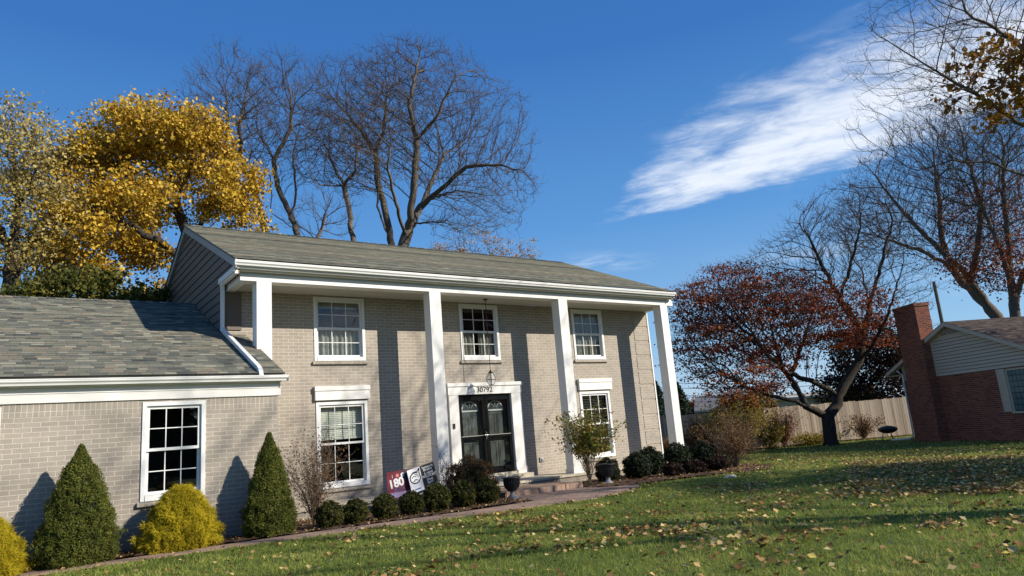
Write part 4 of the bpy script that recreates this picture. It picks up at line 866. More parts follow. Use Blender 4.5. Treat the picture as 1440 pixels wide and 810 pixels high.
# -- copper beech in the neighbour's lawn
S = lambda px, py, dy=0.0: at(px, py, 35.0+dy)
tbx, tby, _ = S(1168, 620)
be = [limb((tbx, tby, G(tbx, tby)-.05), S(1166, 600), S(1164, 585)),
      limb(S(1164, 585), S(1148, 578, -.3), S(1133, 572, -.6), S(1128, 558, -.7), S(1117, 545, -.9), S(1100, 515, -1.3), S(1090, 480, -1.6)),
      limb(S(1164, 585), S(1178, 568, .3), S(1178, 556, .3), S(1192, 535, .6), S(1207, 510, .9), S(1215, 470, 1.2), S(1222, 430, 1.6), S(1212, 380, 2)),
      limb(S(1178, 558, .3), S(1166, 548, 0), S(1140, 535, -.6), S(1110, 525, -1.5), S(1080, 500, -2.2), S(1060, 470, -2.6)),
      limb(S(1150, 578, -.3), S(1120, 564, -1.2), S(1085, 557, -1.8), S(1050, 545, -2.6), S(1020, 525, -3)),
      limb(S(1128, 560, -.7), S(1112, 530, .6), S(1130, 480, 1.5), S(1145, 430, 2)),
      limb(S(1207, 510, .9), S(1230, 480, 0), S(1250, 440, -1), S(1265, 390, -1.4)),
      limb(S(1215, 470, 1.2), S(1180, 420, .2), S(1150, 360, -.5), S(1130, 320, -1)),
      limb(S(1222, 430, 1.6), S(1240, 370, 1), S(1255, 310, .8), S(1240, 270, .6)),
      limb(S(1178, 420, .2), S(1200, 360, -.6), S(1210, 310, -1.2))]
BL = [(S(1010, 430, -1), (2.6, 3, 1.6)), (S(1080, 450), (3.4, 3.4, 2.2)), (S(1160, 480), (3.2, 3.4, 2.6)), (S(1020, 490, -1), (2.6, 3, 1.8)), (S(1060, 540, -2), (2.4, 2.4, 1.0)), (S(1030, 400), (1.6, 2, 1.0))]
make_tree('beech_tree', 'broad russet-leaved tree with low twisting limbs and bare top, in front of the fence', 'tree', be,
          [(S(1030, 430, -.8), (2.7, 3, 1.9), .18), (S(1100, 450, -.5), (3, 3.2, 2.2), .15), (S(1170, 430, .5), (2.6, 3, 2.6), .14), (S(1010, 490, -1.2), (2.2, 2.4, 1.6), .10), (S(1060, 540, -2), (2.2, 2, .9), .05), (S(1190, 340, 0), (2.6, 2.8, 2.6), .20), (S(1240, 400, 0), (1.6, 2.4, 3.2), .12), (S(1110, 380, -.5), (1.8, 2.2, 1.6), .06)],
          5200, 31, 'bark_dark', .29, kill=.3, step=.26, infl=2.4, twigs=2, twig_len=.5, leaf='red_leaf', leaf_size=.115, leaf_n=27000, leaf_ells=BL, leaf_spread=.36, leaf_flat=.2, leaf_cl=32, tw_w=.007)
# -- big bare trees behind the neighbour
Q = lambda px, py, dy=0.0: at(px, py, 50+dy)
t1 = Q(1425, 470)
make_tree('bare_tree', 'great bare tree behind the red brick house, leaning left over its chimney', 'tree',
          [limb((t1[0], t1[1], -.5), Q(1402, 446), Q(1385, 425)), limb(Q(1395, 438), Q(1355, 400, 1), Q(1330, 370, 1.5), Q(1290, 350, 2), Q(1240, 335, 2.5)), limb(Q(1385, 425), Q(1350, 375, -1), Q(1320, 350, -1.5), Q(1290, 320, -2), Q(1255, 280, -2.5), Q(1225, 240, -3)),
           limb(Q(1340, 380, .5), Q(1325, 340, 1), Q(1322, 300, 1.5), Q(1315, 240, 2)), limb(Q(1355, 395, 0), Q(1375, 350, -1.5), Q(1380, 290, -2), Q(1360, 220, -2.5))],
          [(Q(1270, 290), (3.6, 4, 3.6), .3), (Q(1350, 270), (4.2, 4.5, 5.0), .40), (Q(1310, 210), (2.6, 3.4, 2.6), .15), (Q(1225, 320), (2.4, 3, 1.8), .15)], 5200, 41, 'bark_grey', .33, group='bare trees behind the red brick house', kill=.42, step=.36, twigs=2, twig_len=.75, tw_w=.009, tip=.010,
          leaf='red_leaf', leaf_size=.13, leaf_n=3600, leaf_ells=[(Q(1290, 400), (4.5, 5, 1.8)), (Q(1400, 300), (3, 4, 2.4)), (Q(1330, 420), (3, 3, 1))], leaf_spread=.35, infl=4)
t2 = Q(1428, 470, -3)
make_tree('bare_tree', 'tall upright bare tree at the right edge behind the red brick house', 'tree',
          [limb((t2[0]+.4, t2[1], -.5), Q(1428, 450, -3), Q(1422, 400, -3), Q(1408, 350, -3), Q(1390, 310, -3), Q(1370, 280, -3)), limb(Q(1422, 400, -3), Q(1418, 340, -2), Q(1412, 280, -2), Q(1410, 200, -2)), limb(Q(1425, 420, -3), Q(1450, 360, -3), Q(1470, 280, -3))],
          [(Q(1400, 250, -3), (3.4, 4, 4.2), .5), (Q(1470, 280, -3), (3.5, 4, 5), .3), (Q(1420, 360, -3), (2.4, 3, 2.2), .2)], 4200, 42, 'bark_grey', .26, group='bare trees behind the red brick house', kill=.42, step=.36, twigs=2, twig_len=.75, tw_w=.009, tip=.010,
          leaf='red_leaf', leaf_size=.14, leaf_n=4200, leaf_ells=[(Q(1420, 400, -3), (3.5, 4, 2.6)), (Q(1380, 430, -3), (3, 3, 1.2))], leaf_spread=.35, infl=4)
# dark mixed growth behind the fence
t3 = Q(1225, 560, -6)
make_tree('dark_russet_tree', 'dark bushy tree with dull red leaves between the fence and the brick chimney', 'tree',
          [limb((t3[0], t3[1], -.5), Q(1225, 560, -6), Q(1225, 520, -6)), limb(Q(1225, 540, -6), Q(1200, 520, -6)), limb(Q(1225, 540, -6), Q(1250, 510, -6))],
          [(Q(1225, 520, -6), (2.1, 2.2, 2.4), .7), (Q(1190, 560, -6), (1.3, 1.6, 1.0), .3)], 600, 43, 'bark_dark', .15, twigs=1, twig_len=.35, leaf='barberry', leaf_size=.16, leaf_n=13000, leaf_spread=.3, kill=.5, step=.35, infl=5)
# -- overhanging trees beyond the frame on the right: their crowns reach in, their shade falls on lawn and house
def plain_tree(name, label, x, y, h, r, seed, bark='bark_grey', group=None, n=1300, **k):
    z = G(x, y); rs = np.random.RandomState(seed); lm = [limb((x, y, z), (x+rs.normal()*.15, y+rs.normal()*.15, z+h*.22), (x+rs.normal()*.3, y+rs.normal()*.3, z+h*.36), (x, y, z+h*.65), (x, y, z+h*.85))]
    for i in range(6):
        a = i*1.05+rs.rand()*.5; lm.append(limb((x, y, z+h*(.25+.05*i)), (x+r*.45*math.cos(a), y+r*.45*math.sin(a), z+h*(.42+.05*i)), (x+r*.8*math.cos(a), y+r*.8*math.sin(a), z+h*(.55+.05*i))))
    el = [((x, y, z+h*.62), (r, r, h*.36), .8), ((x, y, z+h*.8), (r*.6, r*.6, h*.22), .2)]
    return make_tree(name, label, 'tree', lm, k.pop('ells', el), n, seed, bark, h*.018, group=group, kill=.6, step=.45, twigs=1, twig_len=.6, infl=5, tip=.007, **k)
az_ = R(79); tx, ty = CAM[0]+17*math.sin(az_), CAM[1]+17*math.cos(az_)
U = lambda px, py, d=15.0: at(px, py, d)
rt = [limb((tx, ty, G(tx, ty)), (tx, ty, 2.2), (tx-.2, ty+.2, 4.5), (tx, ty+.1, 7), (tx, ty, 9.5)), limb((tx, ty, 4.3), U(1460, 190, 16), U(1400, 150, 15), U(1350, 120, 14.5), U(1300, 90, 14)), limb((tx, ty, 5.5), U(1450, 80, 15.5), U(1400, 40, 15), U(1340, 10, 14.5)), limb((tx, ty, 3.6), U(1470, 260, 16), U(1400, 230, 15.5), U(1340, 225, 15), U(1290, 240, 15)), limb((tx, ty, 5), (tx+2.5, ty-1, 8)), limb((tx, ty, 5), (tx+1, ty-3, 8))]
make_tree('overhanging_tree', 'bare branches with a few golden leaves hanging in at the top right corner', 'tree', rt,
          [(U(1360, 60, 14.5), (1.5, 2.2, 1.6), .28), (U(1420, 120, 15), (1.6, 2, 1.6), .2), (U(1330, 160, 15), (1.2, 2, .9), .1), ((tx, ty, 8.5), (3.4, 3.4, 2.8), .42)], 3000, 51, 'bark_grey', .11, kill=.24, step=.2, infl=2.2, twigs=2, twig_len=.3, tip=.004, tw_w=.0028,
          leaf='orange_leaf', leaf_size=.12, leaf_n=1300, leaf_ells=[(U(1432, 110, 15), (.6, 1.2, .95)), (U(1445, 290, 15), (.3, .6, .25))], leaf_spread=.14)
plain_tree('shade_tree', 'tall bare tree beyond the right edge, nearest the camera, shading the wing wall', 14.8, -21.5, 17.5, 4.6, 52, group='shade trees beyond the right edge', n=1100)
plain_tree('shade_tree', 'bare tree beyond the right edge, farther behind the first, shading the house front', 19, -19, 13, 4.2, 53, group='shade trees beyond the right edge', n=650)
plain_tree('shade_tree', 'russet-leaved tree beyond the right edge, darkening the middle of the lawn', 18.9, -18.2, 9.0, 3.1, 56, group='shade trees beyond the right edge', n=500, leaf='red_leaf', leaf_size=.2, leaf_n=9000, leaf_spread=.35)
plain_tree('shade_tree', 'leafy tree beyond the right edge, shading the far lawn', 31, -15, 12, 4.5, 54, group='shade trees beyond the right edge', n=900, leaf='red_leaf', leaf_size=.16, leaf_n=9000, leaf_spread=.4)
plain_tree('shade_tree', 'bare tree beyond the right edge, beside the leafy one', 24, -12.5, 10, 3.4, 55, group='shade trees beyond the right edge', n=420)

def dup(root, loc, rz=0, sc=(1, 1, 1), label=None):
    r = root.copy(); col.objects.link(r); r.location = loc; r.rotation_euler = (0, 0, rz); r.scale = sc
    if label: r['label'] = label
    for ch_ in list(root.children):
        c = ch_.copy(); col.objects.link(c); c.parent = r
        for g2 in ch_.children: d = g2.copy(); col.objects.link(d); d.parent = c
    return r
# -- evergreens across the street, behind the camera: added to cut sky fill, and for window reflections
def street_tree():
    rs = np.random.RandomState(88); root = empty('evergreen_tree', 'big evergreen added across the street, out of the picture', 'tree', (-40, -52, -.3), group='evergreens across the street'); tk = MB(); tk.tube([(0, 0, 0), (0, 0, 8)], [.3, .1], 8); tk.build('trunk', M['bark_dark'], root)
    n = 9000; t = rs.uniform(0, 1, n); a = rs.uniform(0, 6.28, n); rr = 5.0*(1-t*.75)*rs.uniform(.2, 1, n)**.5*(1+.2*np.sin(a*5+t*20)); P = np.stack([rr*np.cos(a), rr*np.sin(a), .4+9.6*t], 1); leaves('crown', P, .8, M['dark_spruce'], root, rs); return root
st0 = street_tree()
for i, (x_, y_) in enumerate([(-30, -50), (-21, -53), (-12, -50), (-3, -54), (6, -51), (15, -53), (24, -50), (33, -52), (42, -48), (50, -42), (-38, -42), (-42, -32)]): dup(st0, (x_, y_, -.3), i*1.1, (1, 1, .8+.25*((i*7) % 5)/4))

# -- clipped boxwoods along the path
def clumps(rs, C_, Nn, k, spread):
    """k leaf points round every clump centre, with the clump's outward direction"""
    i = np.repeat(np.arange(len(C_)), k); o_ = rs.normal(size=(len(i), 3)); o_ = unit(o_)*rs.uniform(.2, 1, (len(i), 1))**.5*spread
    return C_[i]+o_+Nn[i]*spread*.3, unit(Nn[i]+unit(o_)*.8), i
def shrub_ball(name, label, cat, loc, rx, rz, m_, n, size, seed, group=None, lump=.08):
    rs = np.random.RandomState(seed); root = empty(name, label, cat, loc, group=group); nc = 420; d = unit(rs.normal(size=(nc, 3)))
    f_ = 1+lump*np.sin(d[:, 0]*5+1)*np.cos(d[:, 1]*6)+lump*.6*np.sin(d[:, 2]*9+d[:, 0]*4); r_ = rs.uniform(.84, .99, nc)*f_; C_ = d*np.stack([r_*rx, r_*rx, r_*rz], 1)
    P, nz, ci = clumps(rs, C_, d, max(8, n//nc), rx*.13); P[:, 2] += rz*.98; kk = P[:, 2] > .01; P = P[kk]; nz = nz[kk]; cr = rs.rand(nc)[ci][kk]
    leaves('foliage', P, size, M[m_], root, rs, nrm=nz, flat=.4, aspect=.6, rnd=np.clip(cr*.45+rs.rand(len(P))*.55, 0, 1))
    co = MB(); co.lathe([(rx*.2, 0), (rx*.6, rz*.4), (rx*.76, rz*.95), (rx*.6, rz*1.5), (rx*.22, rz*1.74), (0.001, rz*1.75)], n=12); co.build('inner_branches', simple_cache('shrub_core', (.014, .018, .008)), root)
    rsx = MB(); 
    for k in range(5): a = k*1.25; rsx.tube([(.02*math.cos(a), .02*math.sin(a), -.03), (rx*.3*math.cos(a), rx*.3*math.sin(a), rz*.5)], .008, 5)
    rsx.build('stem', M['stem'], root); return root
_c = {}
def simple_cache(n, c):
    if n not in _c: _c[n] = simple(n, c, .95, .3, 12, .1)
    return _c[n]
bz = -.205
bxw = shrub_ball('boxwood_shrub', 'round green boxwood nearest the leggy brown shrub, first of the row', 'shrub', (2.00, -3.06, bz), .215, .21, 'box_leaf', 9000, .026, 61, 'round boxwoods along the path')
bxp = [(2.46, -3.05, .97, 'boxwood below the right jamb of the white window, second from the left in the row'), (3.00, -3.08, 1.0, 'boxwood just left of the yard signs, third in the row'), (3.56, -3.02, 1.0, 'boxwood in front of the tilted yard signs'), (4.03, -3.08, 1.14, 'widest boxwood, right of the yard signs'), (4.62, -3.02, 1.10, 'boxwood in front of the brown twiggy shrub, left of the last one'), (5.18, -2.98, 1.13, 'last boxwood of the row, beside the black urn')]
for i, (x_, y_, s_, lb_) in enumerate(bxp): dup(bxw, (x_, y_, bz), i*1.3+.5, (s_, s_, s_*random.uniform(.97, 1.05)), lb_)
ybx = shrub_ball('yew_shrub', 'dark green clipped shrub directly behind the right-hand urn', 'shrub', (9.15, -2.15, bz), .27, .27, 'box_dark', 9000, .032, 62, 'dark clipped shrubs by the last column')
for i, (x_, y_, sx, sz, lb_) in enumerate([(9.9, -2.4, 1.2, 1.1, 'large dark clipped shrub right of the urn'), (10.65, -2.1, 1.25, 1.25, 'dark clipped shrub standing back, left of the last column foot'), (11.45, -2.3, 1.25, 1.3, 'dark clipped shrub in front of the last column foot'), (12.2, -2.5, 1.3, 1.25, 'rightmost dark clipped shrub, past the last column')]):
    dup(ybx, (x_, y_, bz), i*2.1, (sx, sx, sz), lb_)
bar = shrub_ball('barberry_shrub', 'low dark red barberry in front, left of the pair', 'shrub', (10.5, -2.95, bz), .22, .15, 'barberry', 6000, .035, 63, 'low dark red barberries', .2)
dup(bar, (11.2, -3.05, bz), 1, (1.1, 1.1, 1.0), 'low dark red barberry in the middle of the right bed'); dup(bar, (11.9, -3.2, bz), 2, (1.15, 1.15, 1.15), 'low dark red barberry at the right end of the bed')
# -- dwarf spruces
def cone_shrub(name, label, loc, r, h, seed, group):
    rs = np.random.RandomState(seed); root = empty(name, label, 'shrub', loc, group=group)
    root.scale = (1, .82, 1); nc = 2100; t = rs.uniform(0, 1, nc)**1.35; a = rs.uniform(0, 2*np.pi, nc)
    prof = np.interp(t, [0, .08, .25, .5, .75, .9, 1], [.82, .98, 1.0, .76, .42, .17, .0])
    lump = 1+.09*np.sin(a*3+t*9+seed)*np.cos(t*16+a)+.07*np.sin(a*5-t*25)
    rr = r*prof*lump*rs.uniform(.80, 1.0, nc)*(1+.14*(rs.rand(nc) > .93))+.006; C_ = np.stack([rr*np.cos(a), rr*np.sin(a), h*t*.985], 1)
    nd_ = unit(np.stack([np.cos(a), np.sin(a), np.full(nc, .5)], 1)); P, nz, ci = clumps(rs, C_, nd_, 40, .048); P[:, :2] *= (1-.35*np.clip((P[:, 2:]/h-.8)/.2, 0, 1))
    crnd = np.clip(rs.rand(nc)[ci]*.5+.5*rs.rand(len(P)), 0, 1); P = P[:]; leaves('foliage', P, .024, M['spruce'], root, rs, nrm=nz, flat=.3, aspect=.5, rnd=crnd)
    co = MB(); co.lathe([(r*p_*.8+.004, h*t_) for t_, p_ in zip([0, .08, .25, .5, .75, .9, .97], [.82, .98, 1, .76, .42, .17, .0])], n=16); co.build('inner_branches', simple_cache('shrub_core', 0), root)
    tk = MB(); tk.tube([(0, 0, -.1), (0, 0, .15)], .03, 8); tk.build('trunk', M['bark_dark'], root); return root
cone_shrub('dwarf_spruce', 'cone-shaped green dwarf spruce left of the wing window', (-1.56, -2.90, -.24), .48, 1.64, 64, 'cone-shaped dwarf spruces')
cone_shrub('dwarf_spruce', 'narrower cone-shaped dwarf spruce at the wing corner, right of the wing window', (1.08, -2.88, -.22), .365, 1.62, 65, 'cone-shaped dwarf spruces')
# -- golden thread cypresses
def thread(name, label, loc, r, h, seed):
    rs = np.random.RandomState(seed); root = empty(name, label, 'shrub', loc, group='golden thread cypresses'); nc = 1300; root.scale = (1, .8, 1)
    t = rs.uniform(0, 1, nc)**1.2; a = rs.uniform(0, 2*np.pi, nc); prof = np.interp(t, [0, .15, .4, .7, .9, 1], [.92, 1.0, .88, .6, .34, .10]); lump = 1+.15*np.sin(a*4+t*9+seed)*np.cos(t*11+a*2)
    rr = r*prof*lump*rs.uniform(.70, 1.03, nc)*(1+.16*(rs.rand(nc) > .92)); C_ = np.stack([rr*np.cos(a), rr*np.sin(a), h*t*.95], 1); nd_ = unit(np.stack([np.cos(a), np.sin(a), np.full(nc, .6)], 1))
    P, nz, ci = clumps(rs, C_, nd_, 34, .045); n = len(P)
    Dn = unit(nd_[ci]*.9+rs.normal(size=(n, 3))*.55); V, F, tip, _ = spikes(P, Dn, rs.uniform(.05, .13, n), np.full(n, .0045), rs, -.9)
    np_mesh('foliage', V, F, np.repeat(np.clip(rs.rand(nc)[ci]*.5+rs.rand(n)*.5, 0, 1), 9), M['gold_thread'], root)
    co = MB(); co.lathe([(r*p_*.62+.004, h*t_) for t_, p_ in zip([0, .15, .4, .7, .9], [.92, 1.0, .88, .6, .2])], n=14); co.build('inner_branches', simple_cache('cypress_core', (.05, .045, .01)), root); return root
thread('golden_cypress', 'bright yellow thread cypress under the wing window', (-.24, -2.90, -.23), .48, .93, 66)
thread('golden_cypress', 'bright yellow thread cypress cut off by the left edge of the picture', (-2.64, -2.90, -.25), .47, .82, 67)
# -- loose twiggy shrubs
def twiggy(name, label, loc, r, h, nst, seed, m_, nleaf, ls, group=None, spread=.5, top=0.0, stem_r=.008, side=3, top_rnd=None, lfrac=(.3, 1.0), cat='shrub'):
    rs = np.random.RandomState(seed); root = empty(name, label, cat, loc, group=group); mb = MB(); tips = []; allp = []; TD = []
    for k in range(nst):
        a = rs.uniform(0, 6.28); lean = rs.uniform(.1, 1)*spread; hh = h*rs.uniform(.6, 1.0); pts = []
        for i in range(7):
            t = i/6; rr = r*lean*t**1.2*1.6; pts.append((rr*math.cos(a)+rs.normal()*.012*h, rr*math.sin(a)+rs.normal()*.012*h, hh*t*(1-.12*lean*t)))
        mb.tube(pts, [stem_r*(1-.75*i/6) for i in range(7)], 5, cap=False); allp += pts[2:]
        for i in range(2, 7):
            p, q_ = np.array(pts[i-1]), np.array(pts[i]); d = unit(q_-p)
            for _ in range(side): tips.append(p+(q_-p)*rs.rand()); TD.append(unit(d+rs.normal(size=3)*.6))
    mb.build('stem', M['stem'], root, smooth=True); tips = np.array(tips); TD = np.array(TD)
    V, F, tp, d2 = spikes(tips, TD, h*.2*rs.uniform(.5, 1.3, len(tips)), np.full(len(tips), stem_r*.35), rs, .2); k = rs.rand(len(tp)) < .9
    V2, F2, tp2, _ = spikes(tp[k], unit(d2[k]+rs.normal(size=(k.sum(), 3))*.5), h*.12*rs.uniform(.4, 1.2, k.sum()), np.full(k.sum(), stem_r*.28), rs)
    np_mesh('twigs', np.concatenate([V, V2]), np.concatenate([F, F2+len(V)]), np.zeros(len(F)+len(F2)), M['stem'], root)
    LPs = np.concatenate([tp, tp2, tips]); LPs = LPs[(LPs[:, 2] > h*lfrac[0]) & (LPs[:, 2] < h*lfrac[1]*1.1)]
    if nleaf and len(LPs):
        LP = LPs[rs.randint(0, len(LPs), nleaf)]+rs.normal(size=(nleaf, 3))*ls*.9; rnd = rs.rand(nleaf)
        if top_rnd is not None: rnd = np.clip(top_rnd(LP[:, 2]/h)+rs.normal(size=nleaf)*.15, 0, 1)
        leaves('foliage', LP, ls, M[m_], root, rs, aspect=.6, rnd=rnd)
    return root
twiggy('leggy_shrub', 'leggy shrub with brown and tan leaves between the second spruce and the white window', (1.98, -2.45, -.2), .48, 1.52, 30, 71, 'dull_leaf', 1500, .042, spread=.75, side=4, lfrac=(.1, 1.0))
shrub_ball('spirea_shrub', 'dense russet-brown mounded shrub in front of the door surround', 'shrub', (5.46, -2.0, -.21), .47, .43, 'spirea_leaf', 12000, .034, 72, None, .16)
twiggy('thin_shrub', 'thin sprigs with dark leaves rising in front of the left pilaster', (4.98, -1.75, -.2), .18, 1.05, 5, 73, 'dull_leaf', 220, .034, spread=.45, side=2, lfrac=(.4, 1))
twiggy('rose_bush', 'tall loose bush with green and yellow leaves before the third column', (8.66, -2.05, -.2), .52, 1.62, 18, 74, 'rose_leaf', 3600, .07, spread=.85, side=4, lfrac=(.42, 1.0), stem_r=.010)
twiggy('burning_bush', 'large loose shrub with yellow, orange and brown leaves beyond the last column', (12.9, -2.95, -.27), .62, 1.42, 34, 75, 'dull_leaf', 3600, .05, spread=.9, side=4, lfrac=(.25, 1.0), stem_r=.009)
hy = at(1035, 590, 31)
twiggy('hydrangea_bush', 'bush topped with rust-red flower heads behind the large loose shrub', (hy[0], hy[1], G(hy[0], hy[1])), 1.25, 2.35, 40, 76, 'yellow_leaf', 5500, .10, spread=.75, side=4, lfrac=(.3, .9), stem_r=.018)
hyo = col.objects['hydrangea_bush']; rs = np.random.RandomState(3); HP = []
for (px, py) in ((1018, 566), (1028, 572), (1038, 560), (1046, 566), (1056, 560), (1062, 570), (1012, 578), (1032, 566), (1052, 574)):
    c = at(px, py, 30.6); d = unit(rs.normal(size=(260, 3))); HP.append(c+d*rs.uniform(.12, .24, (260, 1))-np.array(hyo.location))
leaves('flower_head', np.concatenate(HP), .07, M['red_leaf'], hyo, rs)
def far(px, py, d): p = at(px, py, d); return (float(p[0]), float(p[1]), G(p[0], p[1]))
twiggy('orange_shrub', 'brown and orange shrub against the far fence, right of the last column', far(985, 628, 33), .95, 1.45, 50, 77, 'dull_leaf', 8000, .08, spread=.9, side=5, lfrac=(.1, 1), stem_r=.014)
twiggy('yellow_shrub', 'yellow-green shrub in front of the sunny fence', far(1083, 618, 34.5), .75, 1.15, 36, 78, 'yellow_leaf', 5000, .08, spread=.8, side=5, lfrac=(.1, 1), stem_r=.014)
twiggy('brown_shrub', 'reddish brown shrub against the sunny fence, left of the broad tree', far(1102, 616, 35.5), .75, 1.7, 40, 79, 'red_leaf', 3600, .07, spread=.85, side=5, lfrac=(.1, 1), stem_r=.014)
twiggy('ornamental_grass', 'low mound of yellow-green grass left of the broad tree trunk', far(1140, 619, 36.5), .95, .5, 120, 80, 'yellow_leaf', 2600, .09, spread=1.0, side=2, lfrac=(0, 1), stem_r=.008, cat='plant')
twiggy('leafy_shrub', 'thin pale shrub against the fence between the broad tree and the grill', far(1215, 614, 38.5), .8, 1.2, 26, 81, 'dull_leaf', 1500, .08, spread=.85, side=4, lfrac=(.1, 1), stem_r=.012)
twiggy('orange_shrub', 'small bright orange shrub seen between the house corner and the last column', far(936, 640, 30), .4, .8, 20, 82, 'dull_leaf', 1500, .07, spread=.8, side=4, lfrac=(.1, 1), stem_r=.01)

# ------------------------------------------------------------------ small things
def urn(label, loc, s=1.0):
    root = empty('garden_urn', label, 'urn', loc, group='black and grey garden urns'); root.scale = (s, s, s)
    b_ = MB(); b_.lathe([(.05, .15), (.10, .17), (.145, .23), (.165, .32), (.172, .41), (.20, .425), (.205, .445), (.195, .45), (.16, .445), (.15, .40), (.001, .39)], n=28)
    b_.build('bowl', M['black_matte'], root, smooth=True)
    fl = MB()
    for k in range(20): a = k*math.pi/10; fl.tube([(.147*math.cos(a), .147*math.sin(a), .23), (.168*math.cos(a), .168*math.sin(a), .31), (.175*math.cos(a), .175*math.sin(a), .405)], .009, 5)
    fl.build('fluting', M['black_matte'], root)
    f_ = MB(); f_.lathe([(.13, 0), (.13, .02), (.10, .04), (.055, .09), (.045, .13), (.06, .155), (.001, .16)], n=24); f_.build('foot', M['stone'], root, smooth=True)
    return root
urn('dark fluted urn on a pale foot beside the last boxwood, left of the steps', (5.98, -2.72, -.205), .95); urn('dark fluted urn on a pale foot before a dark clipped shrub, right of the steps', (8.72, -2.62, -.205), 1.0)
rk_ = MB(); rng = np.random.RandomState(4); rk_.lathe([(.01, .09), (.08, .085), (.13, .05), (.14, 0), (.001, -.01)], n=9); rk_.v = [tuple(np.array(v_)*(1+rng.normal()*.12)) for v_ in rk_.v]
o = rk_.build('rock', M['rock']); o.location = far(1024, 657, 16.4)[:2]+(-.26,); tag(o, 'small pale rock on the mulch left of the large loose shrub', 'rock')

def flatmat(name, c): return simple(name, c, .45, .04, 5, .4)
def sign(name, label, px, py_, w_, h_, y, roll, parts, base_m, yaw_=0.0, back=None):
    c = at(px, py_, 10); t = (y-CAM[1])/(c[1]-CAM[1]); c = CAM+(c-CAM)*t; root = empty(name, label, 'yard sign', (c[0], c[1], -.21), yaw_, 'yard signs by the porch'); zc = c[2]+.21
    pn = MB(); pn.box(-w_/2, w_/2, -.004, .004, -h_/2, h_/2); p_ = pn.build('panel', base_m, root); p_.location = (0, 0, zc); p_.rotation_euler = (0, roll, 0)
    lg = MB()
    for s_ in (-1, 1): lg.tube([(s_*w_*.22, .006, -.1), (s_*w_*.22, .006, zc)], .004, 6)
    lg.build('wire_stake', M['metal'], root); parts(p_); return root
def quad(p_, name, x0, x1, z0, z1, m_, y=-.0055, pts=None):
    mb = MB(); mb.face([(a, y, b) for a, b in (pts or [(x0, z0), (x1, z0), (x1, z1), (x0, z1)])]); return mb.build(name, m_, p_)
WT = flatmat('sign_white', (.82, .82, .84)); NV = flatmat('sign_navy', (.03, .035, .07)); PK = flatmat('sign_pink', (.7, .25, .25)); LV = flatmat('sign_lavender', (.30, .24, .42)); DK = flatmat('sign_dark', (.015, .018, .02)); MR = flatmat('sign_maroon', (.22, .03, .045)); MG = flatmat('sign_charcoal', (.09, .06, .075)); BLU = flatmat('sign_blue', (.10, .16, .35))
def disc(p_, cx, cz, r, m_, y=-.0065):
    mb = MB(); mb.face([(cx+r*math.cos(k*.3927), y, cz+r*math.sin(k*.3927)) for k in range(16)]); return mb.build('emblem', m_, p_)
def p180(p_):
    quad(p_, 'print', 0, .27, .06, .24, MG, -.0055, [(0.03, .06), (.30, .0), (.30, .24), (-.02, .24)]); quad(p_, 'print', -.27, .20, -.24, -.14, LV)
    text('180', (-.115, -.009, -.04), .215, WT, p_, rot=(R(90), R(-8), 0), ext=.001, bold=.008); text('JOINS', (-.07, -.009, -.12), .09, BLU, p_, rot=(R(90), R(-8), 0), ext=.001)
    disc(p_, -.09, .165, .035, PK); disc(p_, .02, .165, .04, WT); quad(p_, 'print', -.20, -.19, .13, .19, WT, -.0065); text('2', (.13, -.009, -.19), .08, WT, p_, rot=(R(90), 0, 0), ext=.001)
sign('yard_sign', 'maroon and grey yard sign reading 180, leftmost of the signs', 565.5, 680, .62, .50, -2.25, R(-3), p180, MR)
def pwild(p_):
    quad(p_, 'print', -.30, -.02, -.225, .225, WT); K = DK
    def stroke(pts, wd):
        mb = MB(); mb.tube([(a, -.0075, b) for a, b in pts], [w__*.5 for w__ in wd] if isinstance(wd, list) else wd*.5, 6); mb.v = [(v_[0], -.0075+(v_[1]+.0075)*.08, v_[2]) for v_ in mb.v]; mb.build('emblem', K, p_)
    ccx, ccz = -.16, .04
    stroke([(ccx+.11*math.cos(a), ccz+.10*math.sin(a)) for a in np.linspace(.9, 5.6, 16)], .022); stroke([(ccx-.09, ccz+.06), (ccx-.02, ccz+.11), (ccx+.07, ccz+.11), (ccx+.12, ccz+.16)], .022); stroke([(ccx+.12, ccz+.16), (ccx+.10, ccz+.06), (ccx+.12, ccz-.02), (ccx+.06, ccz-.09)], .022)
    stroke([(ccx-.07, ccz+.01), (ccx-.03, ccz+.04), (ccx+.03, ccz+.02)], .014); stroke([(ccx-.05, ccz-.06), (ccx, ccz-.03), (ccx+.05, ccz-.05)], .018); stroke([(ccx+.0, ccz+.07), (ccx+.05, ccz+.05), (ccx+.08, ccz)], .012)
    quad(p_, 'print', -.22, -.08, -.185, -.16, BLU, -.0065)
    for tx_, zz_, s_ in (("Summer's", .155, .062), ('Brother', .105, .062), ('A NEW', .035, .062), ('WILDCAT', -.02, .07), ('Does', -.085, .062), ('Spot!', -.14, .062), ('wildcats', -.195, .035)): text(tx_, (.14, -.009, zz_), s_, WT, p_, ext=.001, bold=.001)
def pback(p_): quad(p_, 'print', .05, .28, -.22, -.12, WT, -.0055, [(.02, -.22), (.28, -.22), (.28, -.12), (.24, -.12)])
sign('yard_sign', 'maroon yard sign with a white corner stripe, mostly hidden behind the black and white one', 583, 680, .60, .46, -2.20, R(-2), pback, MR)
sign('yard_sign', 'tilted yard sign, half white with a wildcat head and half black with writing', 594.5, 671.5, .60, .45, -2.33, R(-12), pwild, DK)

